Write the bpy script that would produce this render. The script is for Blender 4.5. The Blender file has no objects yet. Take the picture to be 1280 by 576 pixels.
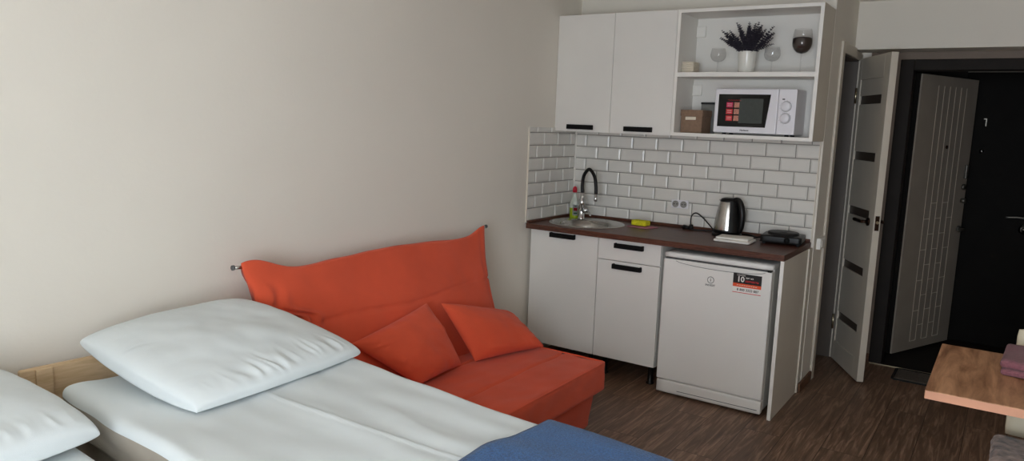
import bpy, bmesh, math, random
from mathutils import Vector, Matrix, noise
random.seed(7)
C = bpy.context.scene.collection
PI = math.pi
ORG = {}

# ------------------------------------------------------------------ materials
def lin(c):
    return tuple((v/255/12.92) if v/255 <= .04045 else ((v/255+.055)/1.055)**2.4 for v in c) + (1,)

def mat(name, rgb, rough=.5, metal=0., spec=.5, bump=None, var=None, trans=0., ior=1.45, coat=0., sheen=0.):
    """plain procedural surface: base colour with a faint noise variation and a noise bump"""
    m = bpy.data.materials.new(name); m.use_nodes = True
    nt = m.node_tree; b = nt.nodes['Principled BSDF']
    b.inputs['Base Color'].default_value = lin(rgb)
    b.inputs['Roughness'].default_value = rough
    b.inputs['Metallic'].default_value = metal
    b.inputs['Specular IOR Level'].default_value = spec
    b.inputs['IOR'].default_value = ior
    b.inputs['Transmission Weight'].default_value = trans
    b.inputs['Coat Weight'].default_value = coat
    b.inputs['Sheen Weight'].default_value = sheen
    tc = nt.nodes.new('ShaderNodeTexCoord')
    if var:
        sc, amt = var
        n = nt.nodes.new('ShaderNodeTexNoise'); n.inputs['Scale'].default_value = sc; n.inputs['Detail'].default_value = 5
        nt.links.new(tc.outputs['Object'], n.inputs['Vector'])
        r = nt.nodes.new('ShaderNodeValToRGB')
        lo = lin([max(0, v*(1-amt)) for v in rgb]); hi = lin([min(255, v*(1+amt)) for v in rgb])
        r.color_ramp.elements[0].color = lo; r.color_ramp.elements[1].color = hi
        r.color_ramp.elements[0].position = .3; r.color_ramp.elements[1].position = .7
        nt.links.new(n.outputs['Fac'], r.inputs['Fac']); nt.links.new(r.outputs['Color'], b.inputs['Base Color'])
    if bump:
        sc, st = bump
        n = nt.nodes.new('ShaderNodeTexNoise'); n.inputs['Scale'].default_value = sc; n.inputs['Detail'].default_value = 3
        nt.links.new(tc.outputs['Object'], n.inputs['Vector'])
        bp = nt.nodes.new('ShaderNodeBump'); bp.inputs['Strength'].default_value = st; bp.inputs['Distance'].default_value = .004
        nt.links.new(n.outputs['Fac'], bp.inputs['Height']); nt.links.new(bp.outputs['Normal'], b.inputs['Normal'])
    return m

def wood(name, dark, light, scale, stretch, rough=.45, spec=.4, knots=False):
    """stretched-noise wood grain; stretch is the per-axis scale"""
    m = mat(name, light, rough, spec=spec); nt = m.node_tree; b = nt.nodes['Principled BSDF']
    tc = nt.nodes.new('ShaderNodeTexCoord'); mp = nt.nodes.new('ShaderNodeMapping')
    mp.inputs['Scale'].default_value = stretch
    nt.links.new(tc.outputs['Object'], mp.inputs['Vector'])
    n = nt.nodes.new('ShaderNodeTexNoise'); n.inputs['Scale'].default_value = scale
    n.inputs['Detail'].default_value = 8; n.inputs['Roughness'].default_value = .62; n.inputs['Distortion'].default_value = .6
    nt.links.new(mp.outputs['Vector'], n.inputs['Vector'])
    r = nt.nodes.new('ShaderNodeValToRGB'); r.color_ramp.elements[0].position = .36; r.color_ramp.elements[1].position = .64
    r.color_ramp.elements[0].color = lin(dark); r.color_ramp.elements[1].color = lin(light)
    nt.links.new(n.outputs['Fac'], r.inputs['Fac'])
    out = r.outputs['Color']
    if knots:
        v = nt.nodes.new('ShaderNodeTexVoronoi'); v.inputs['Scale'].default_value = 5.5
        nt.links.new(tc.outputs['Object'], v.inputs['Vector'])
        r2 = nt.nodes.new('ShaderNodeValToRGB'); r2.color_ramp.elements[0].color = lin([c*.72 for c in dark])
        r2.color_ramp.elements[1].color = (1, 1, 1, 1); r2.color_ramp.elements[0].position = .02; r2.color_ramp.elements[1].position = .11
        nt.links.new(v.outputs['Distance'], r2.inputs['Fac'])
        mx = nt.nodes.new('ShaderNodeMix'); mx.data_type = 'RGBA'; mx.blend_type = 'MULTIPLY'; mx.inputs['Factor'].default_value = 1
        nt.links.new(out, mx.inputs['A']); nt.links.new(r2.outputs['Color'], mx.inputs['B']); out = mx.outputs['Result']
    nt.links.new(out, b.inputs['Base Color'])
    bp = nt.nodes.new('ShaderNodeBump'); bp.inputs['Strength'].default_value = .12; bp.inputs['Distance'].default_value = .002
    nt.links.new(n.outputs['Fac'], bp.inputs['Height']); nt.links.new(bp.outputs['Normal'], b.inputs['Normal'])
    return m

def floor_mat():
    m = mat('laminate', (80, 60, 48), .42, spec=.35); nt = m.node_tree; b = nt.nodes['Principled BSDF']; L = nt.links.new
    tc = nt.nodes.new('ShaderNodeTexCoord'); mp = nt.nodes.new('ShaderNodeMapping'); mp.inputs['Rotation'].default_value = (0, 0, PI/2)
    L(tc.outputs['Object'], mp.inputs['Vector'])
    br = nt.nodes.new('ShaderNodeTexBrick'); br.inputs['Scale'].default_value = 1; br.inputs['Brick Width'].default_value = 1.28
    br.inputs['Row Height'].default_value = .192; br.inputs['Mortar Size'].default_value = .0016; br.inputs['Mortar Smooth'].default_value = .1
    br.offset = .37; br.inputs['Color1'].default_value = (.25, .25, .25, 1); br.inputs['Color2'].default_value = (.8, .8, .8, 1); br.inputs['Mortar'].default_value = (0, 0, 0, 1)
    L(mp.outputs['Vector'], br.inputs['Vector'])
    mp2 = nt.nodes.new('ShaderNodeMapping'); mp2.inputs['Scale'].default_value = (15, 1.0, 1)
    L(tc.outputs['Object'], mp2.inputs['Vector'])
    off = nt.nodes.new('ShaderNodeVectorMath'); off.operation = 'ADD'
    sep = nt.nodes.new('ShaderNodeVectorMath'); sep.operation = 'SCALE'; sep.inputs['Scale'].default_value = 7
    L(br.outputs['Color'], sep.inputs[0]); L(mp2.outputs['Vector'], off.inputs[0]); L(sep.outputs['Vector'], off.inputs[1])
    n = nt.nodes.new('ShaderNodeTexNoise'); n.inputs['Scale'].default_value = 2.6; n.inputs['Detail'].default_value = 9; n.inputs['Roughness'].default_value = .66; n.inputs['Distortion'].default_value = 1.1
    L(off.outputs['Vector'], n.inputs['Vector'])
    r = nt.nodes.new('ShaderNodeValToRGB'); e = r.color_ramp.elements
    e[0].position = .28; e[0].color = lin((84, 62, 50)); e[1].position = .76; e[1].color = lin((180, 148, 124))
    k = r.color_ramp.elements.new(.5); k.color = lin((116, 90, 72))
    L(n.outputs['Fac'], r.inputs['Fac'])
    hs = nt.nodes.new('ShaderNodeHueSaturation')
    mr = nt.nodes.new('ShaderNodeMapRange'); mr.inputs['From Min'].default_value = .2; mr.inputs['From Max'].default_value = .8; mr.inputs['To Min'].default_value = .86; mr.inputs['To Max'].default_value = 1.1
    L(br.outputs['Color'], mr.inputs['Value']); L(mr.outputs['Result'], hs.inputs['Value']); L(r.outputs['Color'], hs.inputs['Color'])
    mx = nt.nodes.new('ShaderNodeMix'); mx.data_type = 'RGBA'; L(br.outputs['Fac'], mx.inputs['Factor']); L(hs.outputs['Color'], mx.inputs['A'])
    mx.inputs['B'].default_value = lin((58, 43, 34)); L(mx.outputs['Result'], b.inputs['Base Color'])
    bp = nt.nodes.new('ShaderNodeBump'); bp.inputs['Strength'].default_value = .25; bp.inputs['Distance'].default_value = .002
    L(n.outputs['Fac'], bp.inputs['Height']); L(bp.outputs['Normal'], b.inputs['Normal'])
    return m

def pane_mat(name='window_glass', tint=1.):
    """thin clear glass: see-through with a gloss that grows towards grazing angles"""
    m = bpy.data.materials.new(name); m.use_nodes = True; nt = m.node_tree; nt.nodes.clear(); L = nt.links.new
    o = nt.nodes.new('ShaderNodeOutputMaterial'); t = nt.nodes.new('ShaderNodeBsdfTransparent'); g = nt.nodes.new('ShaderNodeBsdfGlossy')
    t.inputs['Color'].default_value = (tint, tint, tint, 1); g.inputs['Roughness'].default_value = .02
    lw = nt.nodes.new('ShaderNodeLayerWeight'); lw.inputs['Blend'].default_value = .5
    p = nt.nodes.new('ShaderNodeMath'); p.operation = 'POWER'; p.inputs[1].default_value = 5; L(lw.outputs['Facing'], p.inputs[0])
    a = nt.nodes.new('ShaderNodeMath'); a.operation = 'MULTIPLY_ADD'; a.inputs[1].default_value = .95; a.inputs[2].default_value = .045; L(p.outputs[0], a.inputs[0])
    mx = nt.nodes.new('ShaderNodeMixShader'); L(a.outputs[0], mx.inputs[0]); L(t.outputs[0], mx.inputs[1]); L(g.outputs[0], mx.inputs[2]); L(mx.outputs[0], o.inputs[0])
    return m

M = dict(
    wall=mat('wall_paint', (228, 222, 211), .85, bump=(60, .12), var=(1.2, .012)),
    ceil=mat('ceiling_paint', (238, 233, 224), .9, var=(1.5, .01)),
    floor=floor_mat(),
    white=mat('white_melamine', (228, 225, 219), .42, spec=.4, var=(3, .01)),
    edge=mat('white_edge_band', (236, 233, 226), .45, var=(3, .01)),
    beige=mat('beige_laminate', (218, 210, 196), .6, var=(3, .012)),
    tile=mat('white_glazed_tile', (220, 217, 210), .24, spec=.5, var=(7, .015)),
    grout=mat('grey_grout', (150, 147, 141), .9, var=(40, .04)),
    counter=wood('dark_brown_worktop', (62, 36, 28), (106, 66, 51), 9, (1.2, 14, 14), .38),
    blackmat=mat('black_handle', (11, 11, 11), .6, spec=.2, var=(20, .1)),
    steel=mat('stainless_steel', (196, 193, 188), .24, 1., var=(30, .02)),
    chrome=mat('chrome', (214, 214, 214), .09, 1., var=(10, .01)),
    fridge=mat('white_enamel', (232, 230, 225), .3, var=(3, .008)),
    gasket=mat('grey_gasket', (92, 92, 92), .6, var=(10, .04)),
    black=mat('black_plastic', (15, 14, 14), .38, spec=.35, var=(20, .1)),
    blackglass=mat('black_glass', (11, 11, 11), .12, spec=.3, var=(5, .05)),
    greyglass=mat('grey_window_mesh', (58, 64, 62), .2, var=(60, .06)),
    mwhite=mat('white_plastic', (228, 226, 230), .35, var=(4, .008)),
    orange=mat('orange_cotton', (216, 88, 59), .9, spec=.15, bump=(420, .25), var=(5, .03), sheen=.12),
    linen=mat('white_cotton', (215, 221, 222), .9, spec=.2, bump=(500, .12), var=(4, .012), sheen=.08),
    blue=mat('blue_fleece', (46, 86, 134), .98, spec=.1, bump=(260, .7), var=(160, .16), sheen=.2),
    pine=wood('pine_board', (192, 162, 124), (216, 188, 152), 5, (6, 1, 9), .6, knots=True),
    oak=wood('oak_table_board', (138, 94, 63), (204, 154, 116), 4.4, (5, .7, 5), .42),
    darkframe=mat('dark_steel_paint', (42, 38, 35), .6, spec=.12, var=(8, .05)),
    blackdoor=mat('black_door_paint', (26, 24, 22), .7, spec=.1, var=(8, .06)),
    greydoor=mat('taupe_door_panel', (152, 141, 128), .6, var=(6, .03)),
    groove=mat('pale_groove', (220, 208, 190), .6, var=(6, .03)),
    doorwhite=mat('off_white_door_film', (204, 195, 180), .5, var=(4, .015)),
    doorglass=mat('bronze_tinted_glass', (72, 62, 54), .35, var=(4, .05)),
    bronze=mat('dark_bronze', (64, 46, 38), .3, .9, var=(12, .06)),
    brass=mat('pale_brass', (190, 178, 150), .3, 1., var=(12, .04)),
    base=wood('brown_baseboard', (84, 58, 42), (120, 86, 64), 8, (8, 2, 8), .5),
    tan=mat('brown_cardboard', (138, 112, 92), .85, var=(60, .05)),
    cream=mat('cream_paper', (226, 216, 198), .8, var=(30, .02)),
    pot=mat('white_ceramic', (226, 224, 216), .2, var=(5, .01)),
    lav=mat('dark_lavender', (50, 46, 56), .9, var=(60, .2)),
    stem=mat('grey_green_stem', (98, 102, 92), .9, var=(60, .1)),
    soil=mat('dark_soil', (50, 40, 34), .95, var=(80, .2)),
    glass=pane_mat('clear_glass', .965),
    beans=mat('dark_coffee_beans', (46, 31, 26), .6, var=(90, .3)),
    yellow=mat('yellow_sponge_foam', (214, 208, 40), .95, bump=(200, .6), var=(120, .08)),
    green=mat('green_scourer', (70, 120, 50), .95, bump=(200, .6), var=(120, .1)),
    pinkcloth=mat('pink_cloth', (176, 116, 128), .95, bump=(300, .5), var=(40, .05)),
    whitecloth=mat('white_dish_towel', (232, 228, 220), .95, bump=(260, .5), var=(30, .02)),
    mauve=mat('mauve_towel', (128, 80, 88), .98, bump=(260, .8), var=(120, .08), sheen=.15),
    soapgreen=mat('green_washing_liquid', (176, 200, 40), .1, trans=.25, var=(4, .02)),
    soapclear=mat('clear_bottle_plastic', (206, 212, 200), .15, trans=.15, var=(4, .01)),
    label=mat('white_label', (236, 236, 232), .5, var=(20, .01)),
    red=mat('red_plastic', (196, 30, 52), .35, var=(10, .03)),
    redprint=mat('red_print', (206, 44, 52), .5, var=(30, .05)),
    pinkprint=mat('crimson_print', (200, 36, 84), .5, var=(30, .06)),
    orangeprint=mat('orange_print', (226, 84, 44), .5, var=(30, .03)),
    foodprint=mat('food_photo_print', (170, 112, 96), .5, var=(420, .55)),
    greenprint=mat('green_print', (40, 120, 84), .5, var=(30, .04)),
    blackprint=mat('black_print', (24, 22, 22), .5, var=(30, .05)),
    greyprint=mat('grey_print', (92, 90, 88), .5, var=(30, .04)),
    whiteprint=mat('white_print', (236, 232, 226), .5, var=(30, .02)),
    iron=mat('cast_iron', (34, 32, 32), .5, .4, var=(30, .1)),
    rubber=mat('black_rubber', (22, 21, 21), .8, var=(60, .1)),
    matpile=mat('dark_grey_mat_pile', (92, 84, 75), .98, bump=(300, .9), var=(140, .15)),
    casing=mat('grey_brown_casing', (122, 107, 94), .6, var=(5, .03)),
    oakedge=mat('oak_edge_band', (204, 148, 118), .5, var=(8, .04)),
    fur=mat('taupe_faux_fur', (132, 112, 100), 1., bump=(70, .9), var=(26, .42), sheen=.3),
    navy=mat('navy_seat_fabric', (34, 40, 62), .95, var=(80, .1)),
    chair=mat('pale_beige_chair_paint', (206, 196, 170), .55, var=(6, .02)),
    pane=pane_mat(),
    side_shade=mat('mattress_side_shade', (158, 150, 138), .95, spec=.15, bump=(300, .2), var=(6, .03)),  # mattress sides: shade painted in as a darker beige
    bathdark=mat('unlit_bathroom_wall', (36, 32, 29), .5, var=(6, .06)),  # the unlit room's darkness is put into the wall colour
    dull=mat('dull_nickel', (112, 108, 100), .4, .7, var=(20, .04)),
    lining=mat('grey_brown_lining', (86, 77, 69), .5, var=(6, .03)),
    silver=mat('silver_box_card', (122, 122, 118), .4, .3, var=(20, .05)),
)

# ------------------------------------------------------------------ mesh helpers
def B(): return bmesh.new()

def box(bm, a, b, rz=0, piv=None):
    x0, y0, z0 = a; x1, y1, z1 = b
    vs = [Vector(p) for p in ((x0, y0, z0), (x1, y0, z0), (x1, y1, z0), (x0, y1, z0), (x0, y0, z1), (x1, y0, z1), (x1, y1, z1), (x0, y1, z1))]
    if rz:
        pv = Vector(piv or (0, 0, 0)); R = Matrix.Rotation(rz, 3, 'Z'); vs = [pv + R @ (v - pv) for v in vs]
    v = [bm.verts.new(p) for p in vs]
    for f in ((0, 3, 2, 1), (4, 5, 6, 7), (0, 1, 5, 4), (1, 2, 6, 5), (2, 3, 7, 6), (3, 0, 4, 7)): bm.faces.new([v[i] for i in f])
    return bm

def frame_box(bm, O, u, w, size):
    """box spanned from O along unit u, unit w, and +z"""
    u = Vector(u); w = Vector(w); O = Vector(O); a, b, c = size; z = Vector((0, 0, c))
    p = [O, O+u*a, O+u*a+w*b, O+w*b]; vs = [bm.verts.new(q) for q in p] + [bm.verts.new(q+z) for q in p]
    for f in ((0, 3, 2, 1), (4, 5, 6, 7), (0, 1, 5, 4), (1, 2, 6, 5), (2, 3, 7, 6), (3, 0, 4, 7)): bm.faces.new([vs[i] for i in f])
    bmesh.ops.recalc_face_normals(bm, faces=bm.faces); return bm

def lathe(bm, prof, c=(0, 0, 0), seg=32, close=False, sx=1, sy=1):
    c = Vector(c); rings = []
    for r, z in prof:
        if r < 1e-6: rings.append([bm.verts.new(c + Vector((0, 0, z)))])
        else: rings.append([bm.verts.new(c + Vector((r*sx*math.cos(2*PI*i/seg), r*sy*math.sin(2*PI*i/seg), z))) for i in range(seg)])
    if close: rings.append(rings[0])
    for a, b in zip(rings, rings[1:]):
        for i in range(seg):
            j = (i+1) % seg
            q = [a[0]] if len(a) == 1 else [a[i], a[j]]
            q += [b[0]] if len(b) == 1 else [b[j], b[i]]
            if len(set(q)) >= 3:
                try: bm.faces.new(q)
                except ValueError: pass
    bmesh.ops.recalc_face_normals(bm, faces=bm.faces); return bm

def tube(bm, pts, r, seg=12, caps=True):
    pts = [Vector(p) for p in pts]; n = len(pts); rr = r if isinstance(r, (list, tuple)) else [r]*n
    rings = []; up = None
    for i, p in enumerate(pts):
        d = (pts[min(i+1, n-1)] - pts[max(i-1, 0)]).normalized()
        if up is None:
            up = Vector((0, 0, 1)) if abs(d.z) < .9 else Vector((1, 0, 0))
        a = d.cross(up)
        if a.length < 1e-5: a = d.orthogonal()
        a.normalize(); up = a.cross(d).normalized()
        rings.append([bm.verts.new(p + (a*math.cos(2*PI*k/seg) + up*math.sin(2*PI*k/seg))*rr[i]) for k in range(seg)])
    for a, b in zip(rings, rings[1:]):
        for k in range(seg): bm.faces.new((a[k], a[(k+1) % seg], b[(k+1) % seg], b[k]))
    if caps: bm.faces.new(rings[0][::-1]); bm.faces.new(rings[-1])
    bmesh.ops.recalc_face_normals(bm, faces=bm.faces); return bm

def spline(pts, n=8):
    """Catmull-Rom through points"""
    P = [Vector(p) for p in pts]; P = [P[0]*2-P[1]] + P + [P[-1]*2-P[-2]]; out = []
    for i in range(1, len(P)-2):
        for k in range(n):
            t = k/n; a, b, c, d = P[i-1:i+3]
            out.append(.5*((2*b) + (c-a)*t + (2*a-5*b+4*c-d)*t*t + (3*b-a-3*c+d)*t**3))
    out.append(P[-2]); return out

def soft_box(bm, size, r, n, fn=None):
    """box of given size standing on z=0, centred in xy, all edges rounded by r; n = cells per axis; fn moves each vertex"""
    lx, ly, lz = size; nx, ny, nz = n; vd = {}
    def V(i, j, k):
        if (i, j, k) not in vd:
            p = Vector(((i/nx-.5)*lx, (j/ny-.5)*ly, (k/nz-.5)*lz))
            q = Vector([max(-s/2+r, min(s/2-r, c)) for c, s in zip(p, (lx, ly, lz))])
            d = p-q
            if d.length > 1e-9: p = q + d.normalized()*min(r, d.length if d.length < r else r)
            p.z += lz/2
            vd[i, j, k] = bm.verts.new(fn(p) if fn else p)
        return vd[i, j, k]
    for i in range(nx):
        for j in range(ny):
            bm.faces.new((V(i, j, 0), V(i, j+1, 0), V(i+1, j+1, 0), V(i+1, j, 0))); bm.faces.new((V(i, j, nz), V(i+1, j, nz), V(i+1, j+1, nz), V(i, j+1, nz)))
    for i in range(nx):
        for k in range(nz):
            bm.faces.new((V(i, 0, k), V(i+1, 0, k), V(i+1, 0, k+1), V(i, 0, k+1))); bm.faces.new((V(i, ny, k), V(i, ny, k+1), V(i+1, ny, k+1), V(i+1, ny, k)))
    for j in range(ny):
        for k in range(nz):
            bm.faces.new((V(0, j, k), V(0, j, k+1), V(0, j+1, k+1), V(0, j+1, k))); bm.faces.new((V(nx, j, k), V(nx, j+1, k), V(nx, j+1, k+1), V(nx, j, k+1)))
    return bm

def pillow(bm, c, top, bot, n=56, pinch=.05, wr=.006, seed=0, freq=26, zmin=None, flat=.42, wmask=None):
    """cushion over four corners c (counter-clockwise seen from its top side), puffed by top / bot metres"""
    c = [Vector(p) for p in c]; nrm = ((c[2]-c[0]).cross(c[3]-c[1])).normalized(); so = Vector((seed*7.3, seed*3.1, seed*1.7))
    def pt(u, v, side):
        uu = u*(1-pinch*(1-v*v)*abs(u)); vv = v*(1-pinch*(1-u*u)*abs(v))
        s, t = (uu+1)/2, (vv+1)/2
        p = c[0]*(1-s)*(1-t) + c[1]*s*(1-t) + c[2]*s*t + c[3]*(1-s)*t
        e = max(0, (1-u*u))*max(0, (1-v*v)); h = e**flat
        q = Vector((u*2.2, v*2.2, side*1.5)) + so
        mu, mv = (wmask(u, v) if wmask else (1, 1))
        eu = mu*math.exp(-((1-abs(u)-.14)/.17)**2); ev = mv*math.exp(-((1-abs(v)-.14)/.17)**2)
        # gathers run in from the seams
        def fold(a, b, k): 
            n = noise.noise(Vector((a*freq*.16 + 1.2*b + .5*noise.noise(Vector((a*3, b*3, k))), b*1.7, k))); return (1-2.4*abs(n))
        rip = eu*fold(v, u, seed+2.)*max(0, .45+.9*noise.noise(Vector((v*2.3, u, seed+2.)))) + ev*fold(u, v, seed+8.)*max(0, .45+.9*noise.noise(Vector((u*2.3, v, seed+8.))))
        lump = noise.noise(q*.8)*1.1 + .5*noise.noise(q*2.1)
        d = (top if side > 0 else -bot)*h*(1 + .10*lump) + wr*rip*min(1, e*5)
        q = p + nrm*d
        if zmin is not None: q.z = max(q.z, zmin)
        return q
    g = {}
    for side in (1, -1):
        for i in range(n+1):
            for j in range(n+1):
                if side < 0 and (i in (0, n) or j in (0, n)): g[i, j, -1] = g[i, j, 1]; continue
                # denser towards the edges
                u = math.sin((i/n-.5)*PI); v = math.sin((j/n-.5)*PI)
                g[i, j, side] = bm.verts.new(pt(u, v, side))
        for i in range(n):
            for j in range(n):
                q = [g[i, j, side], g[i+1, j, side], g[i+1, j+1, side], g[i, j+1, side]]
                bm.faces.new(q if side > 0 else q[::-1])
    return bm

def obj(name, bm, m, parent=None, loc=None, bevel=0, smooth=False, seg=2, subsurf=0, label=None, raw=False):
    """link the bmesh (world coordinates) as ONE object whose origin is loc, or its parent's origin"""
    me = bpy.data.meshes.new(name); o = bpy.data.objects.new(name, me); C.objects.link(o)
    org = ORG[parent.name] if parent else Vector(loc or (0, 0, 0))
    if not raw: bmesh.ops.translate(bm, verts=bm.verts, vec=-org)
    bm.to_mesh(me); bm.free(); ORG[o.name] = org
    if parent: o.parent = parent
    else: o.location = org
    me.materials.append(M[m])
    if smooth:
        for p in me.polygons: p.use_smooth = True
    if bevel:
        b = o.modifiers.new('bevel', 'BEVEL'); b.width = bevel; b.segments = seg; b.limit_method = 'ANGLE'; b.angle_limit = .6
        b.harden_normals = False
    if subsurf:
        s = o.modifiers.new('sub', 'SUBSURF'); s.levels = subsurf; s.render_levels = subsurf
    if label: o['label'] = label
    return o

def thing(name, label, cat, loc=(0, 0, 0), group=None):
    o = bpy.data.objects.new(name, None); C.objects.link(o); o.location = loc; o.empty_display_size = .05
    ORG[o.name] = Vector(loc); o['label'] = label; o['category'] = cat
    if group: o['group'] = group
    return o

def tag(o, label, cat, group=None):
    o['label'] = label; o['category'] = cat
    if group: o['group'] = group
    return o

def struct(name, bm, m, parent=None, **k):
    o = obj(name, bm, m, parent, **k)
    if not parent: o['kind'] = 'structure'
    return o

def dup(root, loc, label=None):
    r = root.copy(); C.objects.link(r); r.location = loc
    if label: r['label'] = label
    for ch in list(root.children):
        c = ch.copy(); C.objects.link(c); c.parent = r
        for g in ch.children:
            d = g.copy(); C.objects.link(d); d.parent = c
    return r

def text(name, s, size, m, parent, loc, depth=.0006, align='CENTER', rot=(PI/2, 0, 0), bold=0.):
    cu = bpy.data.curves.new(name, 'FONT'); cu.body = s; cu.size = size; cu.align_x = align; cu.align_y = 'CENTER'; cu.extrude = depth; cu.offset = bold
    cu.resolution_u = 3
    t = bpy.data.objects.new(name+'_c', cu); C.objects.link(t); bpy.context.view_layer.update()
    me = bpy.data.meshes.new_from_object(t.evaluated_get(bpy.context.evaluated_depsgraph_get()))
    bpy.data.objects.remove(t); bpy.data.curves.remove(cu)
    bm = B(); bm.from_mesh(me); bpy.data.meshes.remove(me)
    from mathutils import Euler
    bm.transform(Matrix.Translation(Vector(loc)) @ Euler(rot).to_matrix().to_4x4())
    return obj(name, bm, m, parent)

CAM = (937.43238, 0.58601, 0.14584, 0.03695, 2.56612, -4.62451, 1.55036)
SKY, EXPO = 18.2, 0.0
# ------------------------------------------------------------------ the setting
CZ = 2.372                       # ceiling
bm = box(B(), (-.1, -5.85, -.1), (3.45, 2.15, 0)); struct('floor', bm, 'floor')
bm = box(B(), (-.1, -5.85, CZ), (3.45, 2.15, CZ+.1)); struct('ceiling', bm, 'ceil')
wl = struct('wall_left', box(B(), (-.1, -5.7, 0), (0, .1, CZ)), 'wall')
struct('wall_right', box(B(), (3.3, -5.7, 0), (3.4, .9, CZ)), 'wall')
# window wall behind the camera
WX0, WX1, WZ0, WZ1 = 1.85, 3.22, .55, 2.25
bm = B(); box(bm, (-.1, -5.85, 0), (WX0, -5.7, CZ)); box(bm, (WX1, -5.85, 0), (3.4, -5.7, CZ)); box(bm, (WX0, -5.85, 0), (WX1, -5.7, WZ0)); box(bm, (WX0, -5.85, WZ1), (WX1, -5.7, CZ))
struct('wall_window', bm, 'wall')
bm = B(); y0, y1 = -5.82, -5.75
for a, b in ((WX0, WX0+.06), (WX1-.06, WX1), ((WX0+WX1)/2-.05, (WX0+WX1)/2+.05)): box(bm, (a, y0, WZ0), (b, y1, WZ1))
for a, b in ((WZ0, WZ0+.06), (WZ1-.06, WZ1)): box(bm, (WX0+.06, y0, a), (WX1-.06, y1, b))
win = struct('window_1', bm, 'edge')
obj('pane', box(B(), (WX0+.05, -5.79, WZ0+.05), (WX1-.05, -5.785, WZ1-.05)), 'pane', win)
obj('window_sill', box(B(), (WX0-.03, -5.76, WZ0-.04), (WX1+.03, -5.5, WZ0)), 'edge', win, bevel=.006)
# kitchen wall and the bathroom wall that turns away from it
wk = struct('wall_kitchen', box(B(), (0, 0, 0), (1.633, .1, CZ)), 'wall')
DY0, DY1, DZ = .285, .85, 2.035
bm = B(); box(bm, (1.533, .1, 0), (1.633, DY0, CZ)); box(bm, (1.533, DY1, 0), (1.633, .9, CZ)); box(bm, (1.533, DY0, DZ), (1.633, DY1, CZ))
struct('wall_bathroom', bm, 'wall')
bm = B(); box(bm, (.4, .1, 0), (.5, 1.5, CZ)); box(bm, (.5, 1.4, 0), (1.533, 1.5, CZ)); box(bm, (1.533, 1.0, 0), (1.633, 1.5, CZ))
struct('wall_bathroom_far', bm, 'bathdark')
# entrance wall with its opening, and the boxed beam in front of it
EX0, EX1, EZ = 1.878, 2.86, 2.03
bm = B(); box(bm, (1.533, .9, 0), (EX0, 1.0, CZ)); box(bm, (EX1, .9, 0), (3.4, 1.0, CZ)); box(bm, (EX0, .9, EZ), (EX1, 1.0, CZ))
struct('wall_entrance', bm, 'wall')
struct('beam_hallway', box(B(), (1.633, .67, 2.077), (3.3, .9, CZ)), 'wall')
# dark vestibule behind the entrance
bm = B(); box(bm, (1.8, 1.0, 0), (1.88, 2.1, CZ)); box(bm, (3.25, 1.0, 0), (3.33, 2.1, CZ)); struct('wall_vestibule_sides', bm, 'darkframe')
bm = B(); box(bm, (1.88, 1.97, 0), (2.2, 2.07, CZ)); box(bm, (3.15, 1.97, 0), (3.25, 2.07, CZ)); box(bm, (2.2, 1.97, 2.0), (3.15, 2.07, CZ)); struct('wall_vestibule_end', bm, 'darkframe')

# tiles: bevelled bricks in running bond, clipped to the field
TW, TH, GAP = .174, .0808, .0045
def tiles(lo, hi, z0, z1, ph, zph, place):
    bm = B(); r0 = int(math.floor((z0-zph)/TH))-1
    for r in range(r0, r0+14):
        a = zph+r*TH; b = a+TH
        if b <= z0+.004 or a >= z1-.004: continue
        p = ph + (0 if r % 2 == 0 else TW/2)
        k = int(math.floor((lo-p)/TW))-1
        while p+k*TW < hi:
            s = p+k*TW; e = s+TW; k += 1
            if e <= lo+.004 or s >= hi-.004: continue
            S, E, A, Z = max(s, lo), min(e, hi), max(a, z0), min(b, z1)
            S1 = S+(GAP/2 if s >= lo else 0); E1 = E-(GAP/2 if e <= hi else 0); A1 = A+(GAP/2 if a >= z0 else 0); Z1 = Z-(GAP/2 if b <= z1 else 0)
            d = .010; S2 = S1+(d if s >= lo else 0); E2 = E1-(d if e <= hi else 0); A2 = A1+(d if a >= z0 else 0); Z2 = Z1-(d if b <= z1 else 0)
            if E2-S2 < .004 or Z2-A2 < .004: continue
            q0 = [bm.verts.new(place(x, z, .003)) for x, z in ((S1, A1), (E1, A1), (E1, Z1), (S1, Z1))]
            q1 = [bm.verts.new(place(x, z, .0065)) for x, z in ((S1+.0015, A1+.0015), (E1-.0015, A1+.0015), (E1-.0015, Z1-.0015), (S1+.0015, Z1-.0015))]
            q2 = [bm.verts.new(place(x, z, .010)) for x, z in ((S2, A2), (E2, A2), (E2, Z2), (S2, Z2))]
            for u, v in ((q0, q1), (q1, q2)):
                for i in range(4): bm.faces.new((u[i], u[(i+1) % 4], v[(i+1) % 4], v[i]))
            bm.faces.new(q2)
    bmesh.ops.recalc_face_normals(bm, faces=bm.faces); return bm
TZ0, TZ1 = .905, 1.512
pk = lambda x, z, d: Vector((x, -d, z))
pl = lambda y, z, d: Vector((d, y, z))
obj('tile_grout', box(B(), (.004, -.004, .9), (1.618, 0, 1.492)), 'grout', wk)
obj('wall_tile', tiles(.006, 1.616, TZ0, 1.492, .093, .905, pk), 'tile', wk)
obj('tile_grout', box(B(), (0, -.612, .9), (.004, 0, TZ1)), 'grout', wl)
obj('wall_tile', tiles(-.608, -.006, TZ0, TZ1, -.432, .913, pl), 'tile', wl)
obj('tile_edge_strip', box(B(), (1.615, -.011, .905), (1.621, 0, 1.492)), 'beige', wk)
obj('tile_corner_strip', box(B(), (0, -.014, .905), (.014, 0, TZ1)), 'edge', wk)
obj('tile_edge_strip', box(B(), (0, -.613, .905), (.0105, -.609, TZ1)), 'beige', wl)

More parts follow.
